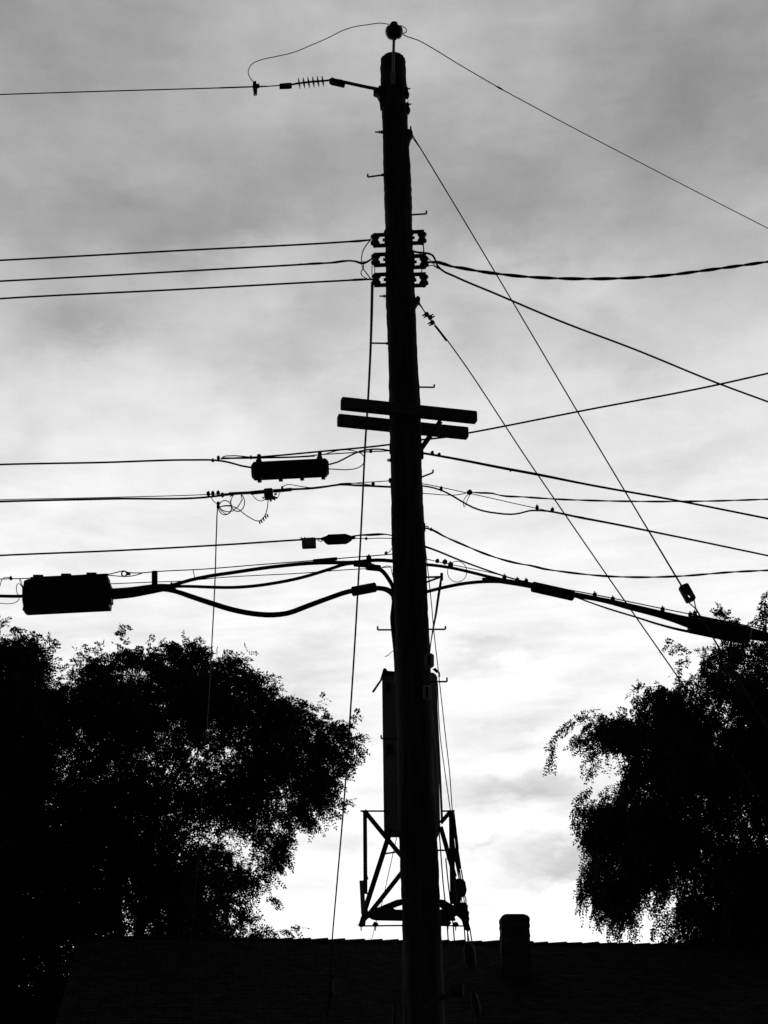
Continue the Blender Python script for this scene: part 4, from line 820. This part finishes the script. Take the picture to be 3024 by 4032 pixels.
def tree(name, label, poly, Yc, depth, nclump, per, droop, base_px, gaps=(), thin=(), leafL=.098, leafW=.050, shoot=.75, extra=(), seed=1, upb=.25, rach=.33, ek=.40):
    g = np.random.default_rng(seed)
    sc_m = Yc / .95 / FPX                     # metres per px there
    xs = np.array([p[0] for p in poly]); ys = np.array([p[1] for p in poly])
    def reject(x, y):
        k = np.ones(x.shape, bool)
        for gx, gy, rx, ry, pr in gaps:
            q = ((x - gx) / rx) ** 2 + ((y - gy) / ry) ** 2
            k &= ~((q < 1) & (g.random(x.shape) < pr))
        return k
    # clump centres
    cx, cy = [], []
    while len(cx) < nclump:
        x = g.uniform(xs.min(), xs.max(), 400); y = g.uniform(ys.min(), ys.max(), 400)
        sd = poly_sd(x, y, poly); k = sd > 45
        cx += list(x[k]); cy += list(y[k])
    cx, cy = np.array(cx[:nclump]), np.array(cy[:nclump]); sd = poly_sd(cx, cy, poly) * sc_m
    # an even ring of clumps just inside the outline keeps the crown's edge where it belongs
    ex, ey = [], []
    for i in range(len(poly)):
        a, b = poly[i], poly[(i + 1) % len(poly)]; l = math.hypot(b[0] - a[0], b[1] - a[1])
        for j in range(max(1, int(l / 60))):
            t = (j + g.random()) / max(1, int(l / 60)); ex.append(a[0] + (b[0] - a[0]) * t); ey.append(a[1] + (b[1] - a[1]) * t)
    ex, ey = np.array(ex), np.array(ey); mx_, my_ = xs.mean(), ys.mean()
    tx, ty = mx_ - ex, my_ - ey; tl = np.hypot(tx, ty); inn = g.uniform(50, 100, ex.shape); ex = ex + tx / tl * inn; ey = ey + ty / tl * inn
    k = poly_sd(ex, ey, poly) > 25; cx = np.r_[cx, ex[k]]; cy = np.r_[cy, ey[k]]; sd = poly_sd(cx, cy, poly) * sc_m
    hd = np.minimum(depth, .5 + sd * 1.6)
    cY = Yc + g.uniform(-1, 1, cx.shape) * hd
    cen = Pn(cx, cy, cY)
    nc = len(cen); ns = nc * per
    ci = np.repeat(np.arange(nc), per)
    off = g.normal(0, 1, (ns, 3)); off = nrm(off) * (g.random((ns, 1)) ** .45) * np.array([.72, .8, .60]) * g.uniform(.7, 1.25, (nc, 1))[ci]
    o = cen[ci] + off
    q = o - np.array([0, 0, EYE]); dz = q @ FW; ox = CX + FPX * (q @ RI) / dz; oy = CY - FPX * (q @ UPn) / dz
    sdo = poly_sd(ox, oy, poly); keep = (sdo > 12 + g.random(ns) * 22) & reject(ox, oy) & (g.random(ns) < np.clip(ek + sdo / 230, 0, 1))
    o = o[keep]; off = off[keep]; ox, oy, sdo = ox[keep], oy[keep], sdo[keep]
    edgy = np.clip(1 - sdo / 160, 0, 1)
    # outward from the crown centre
    crc = Pn(np.array([mx_]), np.array([my_]), np.array([Yc]))[0]
    dirn = nrm(nrm(off) * .8 + nrm(o - crc) * .7 + g.normal(0, .35, o.shape) + np.array([0, 0, upb]))
    Ls = shoot * g.uniform(.45, 1.1, len(o)) * (1 - .35 * edgy)
    K = 8; t = (np.arange(K) + .5) / K
    pos = o[:, None] + dirn[:, None] * (Ls[:, None, None] * t[None, :, None]) + np.array([0, 0, -1.]) * (droop * Ls[:, None, None] * (t ** 2)[None, :, None])
    tan = nrm(dirn[:, None] + np.array([0, 0, -1.]) * 2 * droop * t[None, :, None])
    side = nrm(np.cross(tan, g.normal(0, 1, tan.shape))) * np.where(np.arange(K) % 2, 1, -1)[None, :, None]
    ld = nrm(side * .8 + tan * .7 + np.array([0, 0, -.25 - droop * .6]) + g.normal(0, .2, side.shape))
    pos = pos.reshape(-1, 3); ld = ld.reshape(-1, 3)
    thin_ = g.random(len(pos)) < .93; pos, ld = pos[thin_], ld[thin_]
    # extra hand-placed sprays: photo polyline of a shoot with leaves along it
    for sp, Y in extra:
        pts = np.array([list(P(a, b, Y)) for a, b in sp]); seg = np.linalg.norm(np.diff(pts, axis=0), axis=1); tot_ = seg.sum(); m_ = max(4, int(tot_ / .085))
        cum = np.r_[0, np.cumsum(seg)]; ss = np.linspace(0, tot_, m_)
        pp = np.stack([np.interp(ss, cum, pts[:, i]) for i in range(3)], 1); tt = nrm(np.gradient(pp, axis=0))
        for rep in range(2):
            sdv = nrm(np.cross(tt, g.normal(0, 1, tt.shape))); l2 = nrm(sdv * .6 + tt * .8 + np.array([0, 0, -.5]) + g.normal(0, .2, tt.shape))
            pos = np.r_[pos, pp]; ld = np.r_[ld, l2]
    n = len(pos); Mp = 5
    rl = rach * g.uniform(.55, 1.15, n)
    sv = nrm(np.cross(ld, g.normal(0, 1, ld.shape))); nv = np.cross(ld, sv)
    quads = []
    for j in range(2 * Mp + 1):
        if j == 2 * Mp: base_t = 1.0; ldir = ld
        else:
            base_t = .2 + .75 * (j // 2) / (Mp - 1); s_ = 1 if j % 2 else -1; ldir = nrm(sv * s_ + ld * .55 + nv * g.normal(0, .35, (n, 1)))
        b = pos + ld * (rl * base_t)[:, None] + np.array([0, 0, -1.]) * (rl * .25 * base_t ** 2)[:, None]
        wv_ = nrm(np.cross(ldir, nv + g.normal(0, .5, nv.shape))); l_ = leafL * g.uniform(.7, 1.25, (n, 1)); w_ = leafW * g.uniform(.7, 1.25, (n, 1)) * .5
        quads.append(np.stack([b, b + ldir * l_ * .45 + wv_ * w_, b + ldir * l_, b + ldir * l_ * .45 - wv_ * w_], 1))
    qd = np.concatenate(quads).astype(np.float32)
    kp = g.random(len(qd)) < .94; qd = qd[kp]
    # woody rachis/shoots as slim triangles strips
    me = bpy.data.meshes.new('crown'); nv_ = len(qd) * 4
    root = P(base_px[0], base_px[1], Yc); base = Vector((root.x, Yc, 0))
    t_ = thing(name, label, 'tree', base)
    co = (qd.reshape(-1, 3) - np.array(base)).astype(np.float32)
    me.vertices.add(nv_); me.vertices.foreach_set('co', co.ravel())
    me.loops.add(nv_); me.loops.foreach_set('vertex_index', np.arange(nv_, dtype=np.int32))
    me.polygons.add(len(qd)); me.polygons.foreach_set('loop_start', np.arange(0, nv_, 4, dtype=np.int32))
    try: me.polygons.foreach_set('loop_total', np.full(len(qd), 4, dtype=np.int32))
    except Exception: pass
    me.update(calc_edges=True); me.materials.append(M['leaf'])
    ob = bpy.data.objects.new('crown', me); C.objects.link(ob); ob.parent = t_
    # trunk and limbs reaching to clumps
    mb = MB(); ctr = Vector(crc)
    fork = Vector((base.x, base.y, max(2.5, ctr.z * .42)))
    mb.tube([base, base.lerp(fork, .5) + Vector((.1, 0, 0)), fork], [.28, .22, .18], 12)
    lim = []; deep = np.where(sd > np.quantile(sd, .7))[0]
    for i in range(7):
        tgt = Vector(cen[deep[g.integers(0, len(deep))]]); mid = fork.lerp(tgt, .5) + Vector((0, 0, .5)); lim.append((fork, mid, tgt))
        mb.tube(smoothpath([fork, mid, tgt], .4), list(np.linspace(.11, .03, len(smoothpath([fork, mid, tgt], .4)))), 8)
    mb.build('trunk', 'bark', t_)
    mb = MB(); mids = [m_ for _, m_, _ in lim] + [Vector(x[2]) for x in lim]
    def inside(pts_, lim_=45):
        a = np.array([list(p) for p in pts_]); q = a - np.array([0, 0, EYE]); dz = q @ FW
        return poly_sd(CX + FPX * (q @ RI) / dz, CY - FPX * (q @ UPn) / dz, poly).min() > lim_
    for i in range(min(nc, 110)):
        tgt = Vector(cen[i]); src = min(mids, key=lambda p: (p - tgt).length + abs(p.z - tgt.z) * .2 + (3 if p.z > tgt.z else 0))
        if (tgt - src).length < .3: continue
        pth = smoothpath([src, src.lerp(tgt, .5) + Vector((g.normal() * .15, g.normal() * .15, .15)), tgt], .3)
        if not inside(pth[len(pth) // 2:]): continue
        mb.tube(pth, list(np.linspace(.035, .008, len(pth))), 5)
    # shoots
    idx = g.choice(len(o), min(len(o), 2600), replace=False)
    for i in idx:
        a = o[i]; b = a + dirn[i] * Ls[i] * .5 + np.array([0, 0, -droop * Ls[i] * .25]); e_ = a + dirn[i] * Ls[i] + np.array([0, 0, -droop * Ls[i]])
        mb.tube([Vector(a), Vector(b), Vector(e_)], [.007, .005, .002], 3, cap=False)
    mb.build('branches', 'twig', t_, smooth=False)
    print(name, 'leaflets', len(qd))
    return t_
left_poly = [(150, 2760), (250, 2650), (330, 2620), (400, 2580), (480, 2560), (600, 2545), (700, 2545), (800, 2560), (870, 2600), (950, 2610), (1000, 2670), (1080, 2710), (1150, 2760), (1230, 2790), (1290, 2840), (1350, 2870), (1395, 2930), (1370, 3010), (1330, 3060), (1340, 3130), (1290, 3200), (1200, 3240), (1130, 3290), (1130, 3370), (1060, 3420), (1010, 3480), (1030, 3540), (1010, 3600), (1030, 3650), (1010, 3760), (400, 4150), (-300, 4300), (-420, 3300), (-200, 2900)]
tree('ash_tree', 'broad dark leafy tree with a rounded crown left of the pole behind the roof', left_poly, 44.5, 3.8, 460, 22, .15, (520, 3600),
     gaps=[(870, 3290, 80, 55, .97), (930, 3340, 80, 50, .85), (800, 3230, 60, 40, .6), (710, 3265, 50, 45, .6), (960, 3400, 60, 40, .7), (540, 3420, 50, 50, .55), (520, 3600, 45, 90, .75), (250, 3070, 60, 60, .65),
           (740, 3010, 50, 35, .2), (1050, 3170, 60, 35, .6), (850, 3500, 110, 45, .6), (1000, 3620, 60, 30, .6), (1180, 2960, 60, 35, .4), (240, 3150, 30, 30, .5), (940, 3650, 60, 30, .5), (900, 3120, 60, 40, .2), (1100, 3080, 70, 30, .45),
           (640, 3200, 60, 40, .4), (420, 2850, 40, 30, .4), (340, 3270, 60, 30, .3), (170, 3760, 30, 60, .7), (120, 3850, 40, 60, .6), (190, 3680, 30, 40, .6), (1000, 3230, 90, 40, .7), (980, 3310, 70, 60, .6), (1040, 3120, 70, 40, .6), (1110, 3150, 40, 40, .7), (900, 3560, 110, 50, .55), (760, 3330, 70, 40, .5), (1000, 3480, 60, 40, .6), (520, 3520, 40, 60, .5), (600, 3330, 50, 40, .35), (1230, 3010, 50, 40, .4), (560, 2680, 130, 40, .35), (900, 2700, 200, 30, .2), (860, 3440, 60, 40, .5)],
     extra=[([(480, 2590), (485, 2540), (492, 2490), (494, 2468)], 43.5), ([(620, 2570), (625, 2530), (618, 2520)], 43), ([(690, 2600), (705, 2550), (718, 2518)], 43.5), ([(745, 2590), (750, 2540), (762, 2515)], 43.2), ([(330, 2640), (325, 2590), (326, 2560)], 43.2),
            ([(960, 2680), (1010, 2652), (1060, 2655), (1085, 2672)], 43.2), ([(940, 2620), (960, 2590), (975, 2575)], 43), ([(1240, 2800), (1250, 2765), (1262, 2750)], 43.5), ([(1340, 2870), (1375, 2825), (1395, 2812)], 43.6), ([(1370, 2910), (1410, 2890), (1432, 2890)], 43.6),
            ([(1370, 2930), (1405, 2930), (1430, 2945)], 43.6), ([(1300, 3200), (1340, 3180), (1362, 3160)], 43.6), ([(1040, 3540), (1070, 3530), (1090, 3540)], 43.5), ([(1020, 3665), (1070, 3660), (1110, 3668), (1150, 3655), (1165, 3652)], 43.6), ([(420, 2620), (410, 2570), (402, 2540)], 43)], seed=5)
far_poly = [(-500, 2600), (-200, 2500), (0, 2530), (60, 2560), (110, 2545), (160, 2570), (195, 2620), (215, 2700), (235, 2800), (200, 2950), (150, 3200), (60, 3500), (60, 4200), (-400, 4300)]
tree('leafy_tree', 'tree with upright feathery shoots cut by the left edge of the photo', far_poly, 40.5, 2.4, 190, 22, .05, (-150, 3600),
     gaps=[(40, 2650, 60, 20, .5), (200, 2770, 40, 50, .5), (70, 2820, 30, 30, .4)],
     extra=[([(5, 2560), (2, 2500), (5, 2450)], 39.6), ([(60, 2570), (62, 2510), (68, 2475)], 39.6), ([(85, 2570), (90, 2510)], 39.6), ([(140, 2590), (143, 2540), (145, 2508)], 39.6), ([(160, 2600), (190, 2550), (208, 2522)], 39.6), ([(120, 2600), (150, 2560), (172, 2525)], 39.6), ([(-40, 2540), (-45, 2480)], 39.6)], seed=8, upb=.9)
right_poly = [(3500, 2560), (3200, 2500), (3024, 2500), (2900, 2520), (2790, 2515), (2700, 2560), (2730, 2620), (2660, 2670), (2580, 2690), (2500, 2760), (2440, 2800), (2400, 2790), (2340, 2840), (2270, 2870), (2250, 2920), (2300, 2970), (2420, 2995), (2465, 3010), (2455, 3070), (2390, 3112), (2300, 3120), (2290, 3180), (2310, 3260), (2320, 3330), (2300, 3420), (2300, 3500), (2370, 3540), (2420, 3620), (2480, 3600), (2550, 3540), (2560, 3440), (2620, 3480), (2620, 3600), (2600, 3740), (2800, 3950), (3500, 4000)]
tree('drooping_tree', 'tall tree with drooping leafy sprays filling the right edge behind the roof', right_poly, 43.5, 3.8, 330, 22, .75, (3050, 3600),
     gaps=[(2830, 2790, 80, 55, .75), (2900, 2830, 60, 40, .7), (2760, 2880, 40, 40, .6), (2560, 3450, 30, 75, .96), (2560, 3620, 45, 70, .9), (2480, 3500, 40, 40, .5), (2380, 2940, 60, 40, .45), (2850, 3350, 40, 35, .65), (2920, 2970, 30, 25, .6), (2560, 3100, 50, 50, .45),
           (2700, 3440, 50, 40, .5), (2870, 3450, 30, 60, .5), (2760, 2560, 90, 25, .4), (2450, 2980, 40, 30, .5), (2680, 3620, 50, 50, .5), (2420, 3450, 40, 30, .4), (2540, 2930, 30, 40, .4)],
     extra=[([(2330, 2850), (2270, 2838), (2235, 2850), (2200, 2890), (2178, 2925), (2168, 2960), (2163, 2998)], 42.2), ([(2360, 2980), (2335, 3010), (2325, 3050)], 42.2), ([(2340, 3100), (2290, 3130), (2265, 3190), (2260, 3235)], 42.2), ([(2310, 3200), (2295, 3240), (2283, 3275)], 42.2),
            ([(2310, 3400), (2295, 3450), (2288, 3500), (2284, 3555)], 42.2), ([(2350, 3500), (2345, 3560), (2350, 3620)], 42.2), ([(2400, 3600), (2395, 3650)], 42.2), ([(2425, 3610), (2425, 3660), (2440, 3695)], 42.2), ([(2600, 3430), (2580, 3500), (2590, 3590)], 42.2), ([(2640, 3600), (2585, 3640), (2570, 3665)], 42.2),
            ([(2720, 2560), (2680, 2540), (2640, 2530)], 42.2), ([(2720, 2600), (2690, 2600), (2672, 2625)], 42.2), ([(2545, 2700), (2520, 2690), (2495, 2710)], 42.2), ([(2890, 2480), (2860, 2430), (2838, 2395)], 42.2), ([(2895, 2490), (2870, 2440), (2845, 2405)], 42.3), ([(2900, 2500), (2875, 2450), (2850, 2412)], 42.4), ([(2930, 2480), (2975, 2450), (3000, 2465)], 42.4),
            ([(2340, 2850), (2320, 2830), (2326, 2800)], 42.2), ([(2620, 3400), (2612, 3480), (2608, 3560)], 42.2), ([(2480, 3590), (2470, 3640)], 42.2), ([(2600, 3660), (2610, 3700)], 42.4), ([(3040, 2320), (3010, 2360), (2998, 2420)], 42.3), ([(3050, 2330), (3025, 2370), (3015, 2430)], 42.3), ([(3030, 2400), (3010, 2420)], 42.3)], seed=21, upb=.1, ek=.6)
